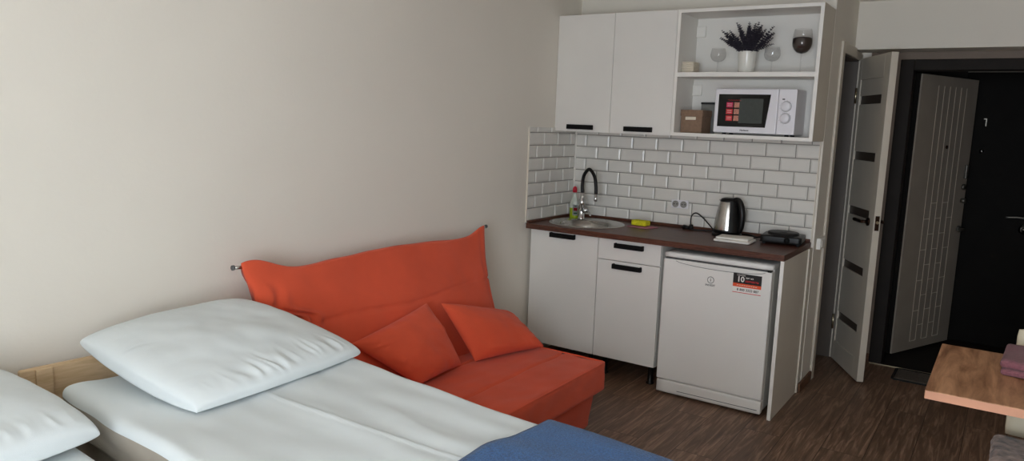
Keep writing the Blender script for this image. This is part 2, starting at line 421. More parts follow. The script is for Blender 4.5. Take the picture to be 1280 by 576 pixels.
# bathroom door frame, baseboards
bm = B()
box(bm, (1.633, DY0-.055, 0), (1.648, DY0+.012, DZ+.05)); box(bm, (1.633, DY0+.012, DZ-.012), (1.648, .668, DZ+.05)); box(bm, (1.633, .668, DZ-.012), (1.648, DY1-.01, DZ+.035)); box(bm, (1.633, DY1-.01, 0), (1.648, .899, DZ+.03))
tr = struct('trim_1', bm, 'doorwhite', bevel=.003)
bm = B(); box(bm, (1.52, DY0-.0, 0), (1.6335, DY0+.02, DZ)); box(bm, (1.52, DY1-.02, 0), (1.6335, DY1, DZ)); box(bm, (1.52, DY0+.02, DZ-.02), (1.6335, DY1-.02, DZ)); obj('door_lining', bm, 'lining', tr)
struct('baseboard_bathroom', box(B(), (1.633, -.075, 0), (1.647, DY0-.056, .06)), 'base', bevel=.004)
struct('baseboard_entrance', box(B(), (1.65, .886, 0), (EX0, .9, .06)), 'base', bevel=.004)
struct('baseboard_right', box(B(), (3.286, -5.7, 0), (3.3, .885, .06)), 'base', bevel=.004)

# bathroom door leaf, hinged at the far jamb and standing half open
H = Vector((1.648, .806, .012)); F = Vector((1.892, .350, .012)); du = (F-H).normalized(); LW = (F-H).length
dn = Vector((-du.y, du.x, 0))               # from the seen face into the leaf's thickness
if dn.x < 0: dn = -dn
bars = [(1.722, 1.776), (1.366, 1.42), (1.01, 1.064), (.648, .70), (.286, .338)]
U0, U1, LT, LH = .045, LW-.092, .04, 2.018
bm = B()
def lb(u0, u1, z0, z1, w0=0., w1=LT): frame_box(bm, H+du*u0+dn*w0+Vector((0, 0, z0)), du, dn, (u1-u0, w1-w0, z1-z0))
lb(0, U0, 0, LH); lb(U1, LW, 0, LH); lb(U0, U1, 0, .13); lb(U0, U1, 1.88, LH)
zs = [.13] + [v for b_ in bars[::-1] for v in b_] + [1.88]
for i in range(0, len(zs), 2): lb(U0, U1, zs[i], zs[i+1], .006, LT-.006)
d1 = struct('door_1', bm, 'doorwhite', bevel=.0025)
for b0, b1 in bars:
    obj('glass_insert', frame_box(B(), H+du*(U0)+dn*.014+Vector((0, 0, b0)), du, dn, (U1-U0, .012, b1-b0)), 'doorglass', d1)
hz = 1.0
kc = H+du*(LW-.085)+Vector((0, 0, hz))
for sgn, w in ((-1, 0), (1, LT)):
    c = kc + dn*w; nn = dn*sgn
    bm = tube(B(), [c, c+nn*.009], .026, 24)
    tube(bm, [c+nn*.009, c+nn*.042], .010, 16)
    pp = spline([c+nn*.042+du*.01, c+nn*.046-du*.02, c+nn*.044-du*.07, c+nn*.046-du*.115, c+nn*.04-du*.13], 5)
    tube(bm, pp, [.0085+.003*math.sin(i/len(pp)*PI) for i in range(len(pp))], 12)
    obj('handle', bm, 'bronze', d1, smooth=True)
bm = frame_box(B(), F+dn*.008-du*.0005+Vector((0, 0, hz-.045)), du, dn, (.0025, .024, .09)); lp = obj('lock_plate', bm, 'bronze', d1)
bm = tube(B(), [F+dn*.02+Vector((0, 0, hz+.005)), F+dn*.02+du*.008+Vector((0, 0, hz+.005))], .009, 12); obj('latch', bm, 'brass', lp)
for z in (.25, 1.78):
    obj('hinge', tube(B(), [H-du*.008-dn*.004+Vector((0, 0, z-.05)), H-du*.008-dn*.004+Vector((0, 0, z+.05))], .007, 10), 'brass', d1, smooth=True)

# entrance: dark steel casing, threshold
bm = B(); fx = EX0+.08
box(bm, (EX0, .885, 0), (fx, 1.02, EZ)); box(bm, (EX1-.08, .885, 0), (EX1, 1.02, EZ)); box(bm, (fx, .885, EZ-.068), (EX1-.08, 1.02, EZ))
struct('trim_2', bm, 'darkframe', bevel=.004)
struct('trim_3', box(B(), (1.885, .868, 0), (2.86, .884, .006)), 'brass', bevel=.002)
bm = B(); box(bm, (1.70, .886, .062), (EX0, .8995, EZ)); box(bm, (1.70, .886, EZ), (3.28, .8995, 2.0765)); struct('trim_4', bm, 'casing', bevel=.002)
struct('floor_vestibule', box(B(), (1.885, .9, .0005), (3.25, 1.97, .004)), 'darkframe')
# entrance leaf swung outwards, its pale inner panel towards the room
H2 = Vector((1.99, 1.1, .03)); F2 = Vector((2.285, 1.8, .03)); e = (F2-H2).normalized(); n2 = Vector((e.y, -e.x, 0)); W2 = (F2-H2).length; HT = 1.93
bm = frame_box(B(), H2-n2*.012, e, -n2, (W2, .06, HT)); d2 = struct('door_2', bm, 'blackdoor', bevel=.003)
obj('inner_panel', frame_box(B(), H2+e*.004, e, -n2, (W2-.008, .0115, HT-.004)), 'greydoor', d2)
bm = B(); us = [.22+i*.076 for i in range(6)]
for u in us: frame_box(bm, H2+e*(u-.0022)+Vector((0, 0, .06)), e, n2, (.0044, .0012, 1.8))
for i in range(5):
    k = 0
    z = .06 + (.11 if i % 2 else 0)
    while z < 1.06:
        frame_box(bm, H2+e*(us[i]+.003)+Vector((0, 0, z)), e, n2, (.070, .0012, .004)); z += .22
obj('panel_groove', bm, 'groove', d2)
def edge_lock(z, r, l, m='chrome'):
    c = H2+e*(W2-.05)+Vector((0, 0, z-.03)); bm = tube(B(), [c, c+n2*l], r, 16); return bm
o = obj('lock_rosette', edge_lock(1.19, .022, .014), 'dull', d2, smooth=True)
o = obj('thumb_turn', edge_lock(1.09, .018, .03), 'dull', d2, smooth=True)
bm = edge_lock(.88, .024, .012); c = H2+e*(W2-.05)+Vector((0, 0, .85)); tube(bm, [c+n2*.012, c+n2*.05], .009, 12); tube(bm, [c+n2*.05, c+n2*.05-e*.11], .009, 12); obj('handle', bm, 'dull', d2, smooth=True)
bm = B(); frame_box(bm, H2+e*(W2-.065)+Vector((0, 0, 1.22)), e, n2, (.03, .02, .1)); obj('door_latch', bm, 'dull', d2, bevel=.003)
c = H2+e*.41+Vector((0, 0, 1.445)); obj('peephole', tube(B(), [c, c+n2*.008], .012, 16), 'bronze', d2, smooth=True)
# black outer door across the vestibule
bm = box(B(), (2.2, 1.95, .0), (3.15, 1.969, 2.02)); d3 = struct('door_3', bm, 'blackdoor', bevel=.003)
obj('door_head_strip', box(B(), (2.2, 1.94, 2.025), (3.15, 1.97, 2.058)), 'greydoor', d3)
bm = B(); box(bm, (2.35, 1.944, 1.635), (2.357, 1.95, 1.69)); box(bm, (2.337, 1.944, 1.683), (2.35, 1.95, 1.69)); obj('door_number', bm, 'dull', d3)
obj('peephole', tube(B(), [(2.347, 1.95, 1.45), (2.347, 1.938, 1.45)], .016, 20), 'chrome', d3, smooth=True)
bm = tube(B(), [(2.665, 1.95, .985), (2.665, 1.9, .985)], .010, 12); tube(bm, spline([(2.665, 1.9, .985), (2.62, 1.898, .988), (2.55, 1.9, .982)], 5), .008, 12); obj('handle', bm, 'dull', d3, smooth=True)
bm = tube(B(), [(2.668, 1.95, .9), (2.668, 1.932, .9)], .034, 24); tube(bm, [(2.668, 1.932, .9), (2.668, 1.925, .9)], .014, 16); obj('lock_rosette', bm, 'chrome', d3, smooth=True)

# ------------------------------------------------------------------ small fixtures on the walls
t = thing('light_switch', 'small white square switch box on the wall edge beside the bathroom door frame', 'switch', (1.633, .14, .85))
obj('body', box(B(), (1.633, .065, .853), (1.658, .195, .922)), 'edge', t, bevel=.004)
obj('rocker', box(B(), (1.658, .085, .868), (1.662, .175, .908)), 'edge', t, bevel=.002)
t = thing('wall_socket', 'white double power socket on the tiled wall left of the kettle', 'socket', (.799, -.01, 1.054))
obj('cover_plate', box(B(), (.742, -.022, 1.029), (.856, -.010, 1.081)), 'mwhite', t, bevel=.004)
for cx in (.772, .826):
    o = obj('socket_well', lathe(B(), [(0, 0), (.016, 0), (.018, .004), (.0215, .004), (.0215, -.001)], seg=24), 'grout', t, raw=True, smooth=False)
    o.rotation_euler = (PI/2, 0, 0); o.location = Vector((cx, -.0225, 1.055)) - ORG[t.name]
    bm = B()
    for dx in (-.009, .009): tube(bm, [(cx+dx, -.023, 1.055), (cx+dx, -.0245, 1.055)], .0035, 10)
    obj('pin_hole', bm, 'blackprint', t)
# ------------------------------------------------------------------ kitchen run
def bar_handle(x0, x1, z, y, par, h=.030):
    """flat black bar pull, ends returning to the door"""
    bm = B(); box(bm, (x0, y-.026, z-h/2), (x1, y-.018, z+h/2)); box(bm, (x0, y-.018, z-h/2), (x0+.012, y, z+h/2)); box(bm, (x1-.012, y-.018, z-h/2), (x1, y, z+h/2))
    return obj('handle', bm, 'blackmat', par, bevel=.003)

YB = -.571
def base_unit(name, label, x0, x1):
    t = thing(name, label, 'kitchen cabinet', ((x0+x1)/2, -.28, 0), 'white base cabinets under the worktop')
    bm = B(); y0, y1, z0, z1 = YB+.018, -.03, .127, .870
    box(bm, (x0, y0, z0), (x0+.016, y1, z1)); box(bm, (x1-.016, y0, z0), (x1, y1, z1)); box(bm, (x0+.016, y0, z0), (x1-.016, y1, z0+.016)); box(bm, (x0+.016, y1-.004, z0+.016), (x1-.016, y1, z1))
    obj('carcass', bm, 'white', t)
    for px in (x0+.05, x1-.05):
        for py in (-.49, -.08): obj('leg', lathe(B(), [(0, 0), (.024, 0), (.024, .008), (.016, .014), (.016, .115), (.026, .12), (.026, .1275), (0, .1275)], (px, py, 0), 16), 'black', t, smooth=True)
    return t
t = base_unit('sink_cabinet', 'white base cabinet under the round sink, with one tall door', .022, .508)
d = obj('door', box(B(), (.024, YB, .127), (.5075, YB+.016, .868)), 'white', t, bevel=.0015); bar_handle(.174, .352, .846, YB, d)
t = base_unit('drawer_cabinet', 'white base cabinet with a shallow drawer over a door, beside the fridge', .511, .918)
d = obj('drawer', box(B(), (.5125, YB, .738), (.917, YB+.016, .868)), 'white', t, bevel=.0015); bar_handle(.625, .812, .832, YB, d)
d = obj('door', box(B(), (.5125, YB, .127), (.917, YB+.016, .7345)), 'white', t, bevel=.0015); bar_handle(.618, .806, .705, YB, d)

# side panel closing the run
t = thing('side_panel', 'tall white end panel standing right of the fridge under the worktop', 'panel', (1.612, -.35, 0))
obj('board', box(B(), (1.604, -.622, 0), (1.622, -.078, .872)), 'beige', t)
obj('edge_band', box(B(), (1.6035, -.6235, 0), (1.6225, -.622, .872)), 'edge', t)
obj('filler_strip', box(B(), (1.604, -.0775, 0), (1.63, -.001, .872)), 'beige', t)

# worktop with the sink's cut-out
SX, SY, SR = .285, -.31, .235
t = thing('worktop', 'dark brown wooden worktop over the white base cabinets', 'worktop', (.81, -.31, .872))
bm = B(); n = 48; z0, z1 = .872, .904; x0, x1, y0, y1 = .0145, 1.62, -.621, -.014
def rim(a):
    c, s = math.cos(a), math.sin(a); return Vector((SX+SR*c, SY+SR*s, 0))
def outer(a):
    c, s = math.cos(a), math.sin(a); xx0, xx1 = .0145, .6
    tx = ((xx1-SX)/c if c > 0 else (xx0-SX)/c) if abs(c) > 1e-6 else 1e9; ty = ((y1-SY)/s if s > 0 else (y0-SY)/s) if abs(s) > 1e-6 else 1e9
    k = min(tx, ty); return Vector((SX+k*c, SY+k*s, 0))
ang = sorted(set([2*PI*i/n for i in range(n)] + [math.atan2(b-SY, a-SX) % (2*PI) for a in (.0145, .6) for b in (y0, y1)]))
rings = [[bm.verts.new(f(a)+Vector((0, 0, z))) for a in ang] for f, z in ((rim, z0), (rim, z1), (outer, z1), (outer, z0))]
for a, b in zip(rings, rings[1:]+rings[:1]):
    for i in range(len(ang)): bm.faces.new((a[i], a[(i+1) % len(ang)], b[(i+1) % len(ang)], b[i]))
box(bm, (.6, y0, z0), (x1, y1, z1))
bmesh.ops.recalc_face_normals(bm, faces=bm.faces)
obj('top_board', bm, 'counter', t)
obj('upstand', box(B(), (.0145, -.0135-.012, .904), (1.614, -.0135, .923)), 'counter', t, bevel=.003)
obj('upstand', box(B(), (.0145, -.612, .904), (.0265, -.026, .921)), 'counter', t, bevel=.003)

# round steel sink with an offset bowl
t = thing('kitchen_sink', 'round stainless steel sink set into the dark worktop', 'sink', (SX, SY, .904))
bx, by, br_ = .30, -.345, .168
def ring(r, z, cx, cy, seg=48): return [(cx+r*math.cos(2*PI*i/seg), cy+r*math.sin(2*PI*i/seg), z) for i in range(seg)]
bm = B(); R = [ring(.249, .9045, SX, SY), ring(.247, .9085, SX, SY), ring(.238, .909, SX, SY), ring(.228, .9065, SX, SY), ring(br_+.008, .9065, bx, by), ring(br_, .903, bx, by), ring(br_-.012, .86, bx, by), ring(br_-.03, .78, bx, by), ring(br_-.06, .757, bx, by), ring(.03, .752, bx, by)]
R = [[bm.verts.new(p) for p in r] for r in R]
for a, b in zip(R, R[1:]):
    for i in range(48): bm.faces.new((a[i], a[(i+1) % 48], b[(i+1) % 48], b[i]))
bm.faces.new(R[-1]); bmesh.ops.recalc_face_normals(bm, faces=bm.faces)
obj('bowl', bm, 'steel', t, smooth=True)
obj('drain', lathe(B(), [(0, .754), (.012, .754), (.014, .7575), (.034, .7575), (.036, .753)], (bx, by, 0), 24), 'chrome', t, smooth=True)
bm = lathe(B(), [(.044, .752), (.044, .70), (.02, .69), (.02, .5), (0, .5)], (bx, by, 0), 20); obj('waste_pipe', bm, 'mwhite', t, smooth=True)

# tap with black flexible spout
TX, TY = .165, -.165
t = thing('kitchen_tap', 'chrome mixer tap with a black arched hose spout on the sink rim', 'tap', (TX, TY, .9065))
obj('base_body', lathe(B(), [(0, .907), (.026, .907), (.026, .914), (.020, .918), (.0185, .99), (.023, .996), (.023, 1.035), (.017, 1.045), (.013, 1.06), (.012, 1.085), (0, 1.085)], (TX, TY, 0), 24), 'chrome', t, smooth=True)
dx, dy = .125, -.045
P = [(TX, TY, 1.08), (TX-.004, TY, 1.14), (TX+.008, TY-.003, 1.205), (TX+dx*.42, TY+dy*.42, 1.246), (TX+dx*.82, TY+dy*.82, 1.205), (TX+dx*.97, TY+dy*.97, 1.14), (TX+dx, TY+dy, 1.085)]
obj('hose_spout', tube(B(), spline(P, 8), .0115, 16), 'black', t, smooth=True)
obj('spray_tip', lathe(B(), [(0, 1.088), (.012, 1.088), (.0125, 1.05), (.010, 1.04), (0, 1.04)], (TX+dx, TY+dy, 0), 20), 'chrome', t, smooth=True)
bm = tube(B(), [(TX+.015, TY-.006, .965), (TX+.05, TY-.02, .972)], .017, 16); tube(bm, [(TX+.05, TY-.02, .972), (TX+.058, TY-.024, .975)], .013, 12); tube(bm, spline([(TX+.05, TY-.02, .975), (TX+.075, TY-.035, .96), (TX+.10, TY-.06, .945)], 4), .006, 10)
obj('lever', bm, 'chrome', t, smooth=True)

# washing-up liquid
BX, BY = .098, -.15
t = thing('soap_bottle', 'green washing up liquid bottle with a red cap behind the sink tap', 'bottle', (BX, BY, .9045))
obj('liquid', lathe(B(), [(0, .0045), (.028, .0045), (.0325, .012), (.033, .075), (.0328, .0755)], (BX, BY, .9), 28, sy=.62), 'soapgreen', t, smooth=True)
obj('bottle_body', lathe(B(), [(.033, .0755), (.033, .09), (.030, .112), (.018, .142), (.012, .165), (.0105, .182), (0, .182)], (BX, BY, .9), 28, sy=.62), 'soapclear', t, smooth=True)
obj('cap', lathe(B(), [(0, .181), (.0155, .181), (.0155, .205), (.012, .215), (.006, .222), (0, .222)], (BX, BY, .9), 20), 'red', t, smooth=True)
def arc_patch(a0, a1, z0, z1, r, sy, cx, cy):
    bm = B(); pr = None
    for i in range(13):
        a = a0+(a1-a0)*i/12; q = [bm.verts.new((cx+r*math.cos(a), cy+r*sy*math.sin(a), z)) for z in (z0, z1)]
        if pr: bm.faces.new((pr[0], q[0], q[1], pr[1]))
        pr = q
    bmesh.ops.solidify(bm, geom=bm.faces[:], thickness=.0006); return bm
lb_ = obj('label', arc_patch(-1.55, -.2, .925, .998, .0338, .62, BX, BY), 'label', t, smooth=True)
obj('label_oval', arc_patch(-1.35, -.5, .957, .978, .0345, .62, BX, BY), 'redprint', lb_, smooth=True)
obj('label_stripe', arc_patch(-1.3, -.45, .936, .944, .0345, .62, BX, BY), 'greenprint', lb_, smooth=True)
obj('label_mark', arc_patch(-1.2, -.7, .985, .990, .0345, .62, BX, BY), 'greenprint', lb_, smooth=True)

# sponge on a pink cloth
q = [(.535, -.215), (.665, -.285), (.735, -.20), (.60, -.13)]
bm = soft_box(B(), (.15, .11, .006), .002, (16, 12, 2), lambda p: Vector((.634, -.207, .9045)) + Matrix.Rotation(-.12, 3, 'Z') @ Vector((p.x+.02*p.y/.06*.5, p.y, p.z + (.0025*noise.noise(p*40) if p.z > .003 else 0))))
tag(obj('dish_cloth', bm, 'pinkcloth', loc=(.634, -.207, .9045), smooth=True), 'flat pink dish cloth under the yellow sponge', 'cloth')
t = thing('sponge', 'yellow kitchen sponge lying on the pink cloth by the sink', 'sponge', (.612, -.19, .913))
ms = lambda p: Vector((.612, -.19, .9135)) + Matrix.Rotation(-.10, 3, 'Z') @ p
obj('foam', soft_box(B(), (.105, .066, .028), .006, (14, 10, 6), ms), 'yellow', t, smooth=True)
obj('scourer', soft_box(B(), (.104, .065, .006), .002, (10, 8, 2), lambda p: ms(p+Vector((0, 0, .027)))), 'yellow', t, smooth=True)

# kettle, its base, its cord
KX, KY = 1.155, -.135
t = thing('kettle', 'brushed steel electric kettle with black handle and lid on the worktop', 'kettle', (KX, KY, .904))
ka = math.radians(-19)
kd = Vector((math.cos(ka), math.sin(ka), 0))
obj('power_base', lathe(B(), [(0, 0), (.086, 0), (.088, .006), (.086, .016), (.076, .022), (0, .022)], (KX, KY, .9046), 36), 'black', t, smooth=True)
body = obj('body', lathe(B(), [(0, .022), (.079, .022), (.081, .030), (.081, .036), (.0785, .07), (.072, .12), (.063, .17), (.054, .205), (.050, .214), (0, .214)], (KX, KY, .904), 48), 'steel', t, smooth=True)
obj('bottom_ring', lathe(B(), [(.0795, .022), (.083, .024), (.083, .036), (.0815, .04)], (KX, KY, .904), 48), 'black', t, smooth=True)
obj('lid', lathe(B(), [(.053, .208), (.053, .214), (.045, .226), (.03, .231), (0, .232)], (KX, KY, .904), 32), 'black', t, smooth=True)
Kc = Vector((KX, KY, .9046))
bm = B(); prof = [(.035, .220), (.060, .222), (.080, .203), (.093, .17), (.100, .125), (.098, .08), (.091, .046), (.080, .03)]
pts = spline([Kc+kd*r+Vector((0, 0, z)) for r, z in prof], 5); tube(bm, pts, [.014+.006*math.sin(i/len(pts)*PI) for i in range(len(pts))], 14)
side = Vector((-kd.y, kd.x, 0))
# black back strip of the body behind the grip
for k in range(9):
    z = .03+.185*k/8; r = .0815-.0285*((z-.03)/.185)**1.2
    w = .042-.014*(z/.22); row = [bm.verts.new(Kc+kd*(math.cos(a)*(r+.012))+side*(math.sin(a)*(r+.004))+Vector((0, 0, z))) for a in [(-1+2*i/8)*.9 for i in range(9)]]
    if k:
        for i in range(8): bm.faces.new((pr_[i], pr_[i+1], row[i+1], row[i]))
    pr_ = row
bmesh.ops.recalc_face_normals(bm, faces=bm.faces)
obj('handle', bm, 'black', t, smooth=True)
sp = kd*-1
bm = B(); a_ = [Kc+sp*.048+Vector((0, 0, .195))+side*.018, Kc+sp*.048+Vector((0, 0, .195))-side*.018, Kc+sp*.078+Vector((0, 0, .214)), Kc+sp*.05+Vector((0, 0, .216))+side*.018, Kc+sp*.05+Vector((0, 0, .216))-side*.018]
v = [bm.verts.new(p) for p in a_]
for f in ((0, 1, 2), (0, 2, 3), (1, 4, 2), (3, 2, 4), (0, 3, 4, 1)): bm.faces.new([v[i] for i in f])
bmesh.ops.recalc_face_normals(bm, faces=bm.faces); obj('spout', bm, 'steel', t, bevel=.003)
obj('cord', tube(B(), spline([(1.075, -.11, .913), (1.02, -.06, .945), (.965, -.05, .99), (.925, -.05, 1.012), (.897, -.05, .995), (.893, -.055, .955), (.898, -.058, .93)], 8), .0042, 10), 'black', t, smooth=True)
bm = tube(B(), [(.90, -.058, .937), (.9, -.058, .905)], [.012, .016], 14); obj('cord_plug', bm, 'black', t, smooth=True)

# black adaptor block and cord of the hot plate
HX, HY, HA = 1.497, -.175, math.radians(6)
RH = Matrix.Rotation(HA, 3, 'Z'); hp = lambda x, y, z: Vector((HX, HY, .9047)) + RH @ Vector((x, y, z))
t = thing('hot_plate', 'small black single electric hot plate on the right end of the worktop', 'hot plate', (HX, HY, .904))
hw, hd = .112, .105
bm = soft_box(B(), (2*hw, 2*hd, .042), .008, (12, 12, 6), lambda p: hp(p.x, p.y, p.z+.009)); obj('housing', bm, 'black', t, smooth=True)
obj('trim_line', soft_box(B(), (2*hw+.004, 2*hd+.004, .004), .0015, (6, 6, 2), lambda p: hp(p.x, p.y, p.z+.012)), 'blackmat', t)
for sx in (-1, 1):
    for sy in (-1, 1): c = hp(sx*(hw-.02), sy*(hd-.02), 0); obj('foot', tube(B(), [c, c+Vector((0, 0, .012))], .010, 12), 'rubber', t)
obj('cooking_plate', lathe(B(), [(0, .066), (.02, .066), (.022, .064), (.082, .066), (.086, .064), (.086, .054), (.09, .052), (.09, .05)], (HX, HY, .904), 40), 'iron', t, smooth=True)
obj('plate_ring', lathe(B(), [(.0875, .050), (.0905, .053), (.0935, .05)], (HX, HY, .904), 40), 'steel', t, smooth=True)
c = hp(.035, -hd, .03); nn = RH @ Vector((0, -1, 0)); bm = tube(B(), [c, c+nn*.012], [.017, .014], 20); obj('knob', bm, 'blackmat', t, smooth=True)
obj('power_cord', tube(B(), spline([hp(-hw, .05, .02), hp(-hw-.05, .07, .008), (1.27, -.045, .911), (1.15, -.04, .911), (1.02, -.06, .911), (.93, -.09, .911), (.885, -.09, .915)], 8), .0042, 10), 'black', t, smooth=True)
bm = tube(B(), [(.9, -.088, .92), (.86, -.085, .92)], [.010, .016], 14)
for s in (-.009, .009): tube(bm, [(.86, -.085+s, .92), (.842, -.084+s, .92)], .003, 8)
obj('plug', bm, 'black', t, smooth=True)

# folded white towel by the kettle
tc0 = Vector((1.268, -.335, .9045))
bm = soft_box(B(), (.205, .17, .016), .007, (20, 16, 4), lambda p: tc0 + Matrix.Rotation(.04, 3, 'Z') @ Vector((p.x, p.y, p.z*(1+.25*noise.noise(p*9)))))
t = thing('dish_towel', 'folded white dish towel on the worktop in front of the kettle', 'towel', tc0)
obj('lower_fold', bm, 'whitecloth', t, smooth=True)
obj('upper_fold', soft_box(B(), (.185, .15, .012), .005, (20, 16, 4), lambda p: tc0 + Vector((-.004, .006, .0152)) + Matrix.Rotation(.07, 3, 'Z') @ Vector((p.x, p.y, p.z*(1+.3*noise.noise(p*9+Vector((4, 1, 2))))))), 'whitecloth', t, smooth=True)

# ------------------------------------------------------------------ fridge
FX0, FX1, FY, FZ = .955, 1.564, -.615, .843
t = thing('fridge', 'white under-counter fridge with a black and orange warranty sticker on its door', 'fridge', ((FX0+FX1)/2, -.34, 0))
obj('cabinet', box(B(), (FX0+.004, FY+.062, .02), (FX1-.004, -.06, FZ-.03)), 'fridge', t, bevel=.006)
obj('top_lid', soft_box(B(), (FX1-FX0, .56, .034), .012, (12, 12, 6), lambda p: p+Vector(((FX0+FX1)/2, FY+.285, FZ-.034))), 'fridge', t, smooth=True)
obj('gasket', box(B(), (FX0+.012, FY+.045, .088), (FX1-.012, FY+.062, FZ-.036)), 'gasket', t)
d = obj('door', box(B(), (FX0, FY, .092), (FX1, FY+.045, FZ-.0395)), 'fridge', t, bevel=.008, seg=3)
# shallow grip moulded along the door's top edge
bm = B(); n = 24; pr = None
for i in range(n+1):
    s = i/n; x = FX0+.075+s*(FX1-FX0-.11); dpt = .020*math.sin(s*PI)**.5 if 0 < s < 1 else 0
    q = [bm.verts.new((x, FY-.0035*math.sin(s*PI), z)) for z in (FZ-.046, FZ-.046-dpt*.55-.002, FZ-.048-dpt)]
    q[2].co.y = FY-.0002
    if pr:
        for k in range(2): bm.faces.new((pr[k], q[k], q[k+1], pr[k+1]))
    pr = q
obj('grip_edge', bm, 'fridge', d, smooth=True)
obj('grip_line', tube(B(), [(FX0+.075+i/24*(FX1-FX0-.11), FY-.001, FZ-.047-.021*math.sin(i/24*PI)**.6) for i in range(25)], .0013, 6), 'gasket', d, smooth=True)
obj('grip_shadow_gap', box(B(), (FX0+.01, FY+.004, FZ-.0395), (FX1-.03, FY+.03, FZ-.034)), 'gasket', t)
obj('hinge_cover', box(B(), (FX1-.026, FY+.003, FZ-.0435), (FX1-.006, FY+.03, FZ-.0335)), 'black', t)
obj('plinth', soft_box(B(), (FX1-FX0-.004, .05, .076), .008, (10, 6, 8), lambda p: p+Vector(((FX0+FX1)/2, FY+.027, .012))), 'fridge', t, smooth=True)
obj('plinth_line', box(B(), (FX0+.13, FY+.001, .034), (FX1-.02, FY+.003, .037)), 'gasket', t)
for x in (FX0+.05, FX1-.05):
    for y in (FY+.1, -.1): obj('foot', tube(B(), [(x, y, 0), (x, y, .022)], .018, 12), 'black', t)
# maker's mark: a circled i over the name
lc = (1.237, FY-.0008, .716)
bm = lathe(B(), [(.0165, -.0004), (.0195, -.0004), (.0195, .0004), (.0165, .0004)], seg=32, close=True)
bm.transform(Matrix.Translation(lc) @ Matrix.Rotation(PI/2, 4, 'X')); box(bm, (lc[0]-.0016, lc[1]-.0004, lc[2]-.009), (lc[0]+.0016, lc[1]+.0004, lc[2]+.005)); box(bm, (lc[0]-.0016, lc[1]-.0004, lc[2]+.0075), (lc[0]+.0016, lc[1]+.0004, lc[2]+.011))
lg = obj('logo', bm, 'greyprint', d)
text('logo_name', 'INDESIT', .0155, 'greyprint', d, (1.236, FY-.0008, .686), bold=.0002)
# sticker
SX0, SX1 = 1.361, 1.514
st = obj('sticker', box(B(), (SX0, FY-.0010, .669), (SX1, FY-.0002, .776)), 'whiteprint', d)
yy = FY-.0010
obj('sticker_black_panel', box(B(), (SX0, yy-.0004, .722), (SX1, yy, .776)), 'blackprint', st)
obj('sticker_orange_band', box(B(), (SX0, yy-.0004, .703), (SX1, yy, .722)), 'orangeprint', st)
obj('sticker_red_line', box(B(), (SX0, yy-.0004, .670), (SX1, yy, .6735)), 'redprint', st)
yt = yy-.0008
text('sticker_text', '10', .041, 'whiteprint', st, (SX0+.041, yt, .744), bold=.0009)
text('sticker_text', 'ГАРАНТИЯ', .0085, 'whiteprint', st, (SX0+.043, yt, .7665))
text('sticker_text', 'лет на', .0145, 'whiteprint', st, (SX0+.066, yt, .7555), align='LEFT')
text('sticker_text', 'запчасти', .0165, 'redprint', st, (SX0+.066, yt, .738), align='LEFT', bold=.0002)
text('sticker_text', '8 800 3333 887', .0185, 'blackprint', st, ((SX0+SX1)/2+.006, yt, .6875), bold=.0002)
bm = B()
for i in range(9): box(bm, (SX0+.022+i*.0125, yt, .711), (SX0+.022+i*.0125+.0085, yt+.0004, .7145))
obj('sticker_small_print', bm, 'cream', st)

# ------------------------------------------------------------------ wall units
UY, UZ0, UZ1 = -.297, 1.495, 2.231
t = thing('wall_cabinet', 'white two-door wall cabinet above the sink', 'kitchen cabinet', (.408, -.14, UZ0))
bm = B(); a, b = .002, .814
box(bm, (a, UY+.018, UZ0), (a+.016, -.0135, UZ1)); box(bm, (b-.016, UY+.018, UZ0), (b, -.0135, UZ1)); box(bm, (a+.016, UY+.018, UZ0), (b-.016, -.0135, UZ0+.016)); box(bm, (a+.016, UY+.018, UZ1-.016), (b-.016, -.0135, UZ1)); box(bm, (a+.016, -.0175, UZ0+.016), (b-.016, -.0135, UZ1-.016)); box(bm, (a+.016, UY+.04, 1.85), (b-.016, -.0175, 1.866))
obj('carcass', bm, 'white', t)
for x0, x1, h0, h1 in ((.003, .4035, .104, .290), (.4065, .8135, .512, .698)):
    d = obj('door', box(B(), (x0, UY, UZ0-.002), (x1, UY+.016, UZ1)), 'white', t, bevel=.0015); bar_handle(h0, h1, 1.523, UY, d)
t = thing('open_shelf_unit', 'white open wall shelf unit with two compartments above the worktop', 'shelf', (1.225, -.14, UZ0))
a, b, th = .8165, 1.634, .019; yb = -.0135
obj('side_board', box(B(), (a, UY, UZ0), (a+th, yb, UZ1)), 'white', t)
obj('side_board', box(B(), (b-th, UY, UZ0), (b, yb, UZ1)), 'beige', t, label='board facing the hallway')
obj('top_board', box(B(), (a+th, UY, UZ1-th), (b-th, yb, UZ1)), 'white', t)
obj('bottom_board', box(B(), (a+th, UY, UZ0), (b-th, yb, UZ0+th)), 'white', t)
obj('middle_shelf', box(B(), (a+th, UY+.001, 1.843), (b-th, yb-.004, 1.869)), 'edge', t)
obj('back_board', box(B(), (a+th, yb-.004, UZ0+th), (b-th, yb, UZ1-th)), 'white', t)
bm = B()
for x0, x1, z0, z1 in ((a, a+th, UZ0, UZ1), (b-th, b, UZ0, UZ1), (a+th, b-th, UZ0, UZ0+th), (a+th, b-th, UZ1-th, UZ1)): box(bm, (x0, UY-.0012, z0), (x1, UY, z1))
obj('front_edge_band', bm, 'edge', t)
for z in (2.10, 1.745): obj('hanger_cover', box(B(), (a+th+.0005, -.034, z), (a+th+.058, -.0178, z+.066)), 'edge', t, bevel=.004)

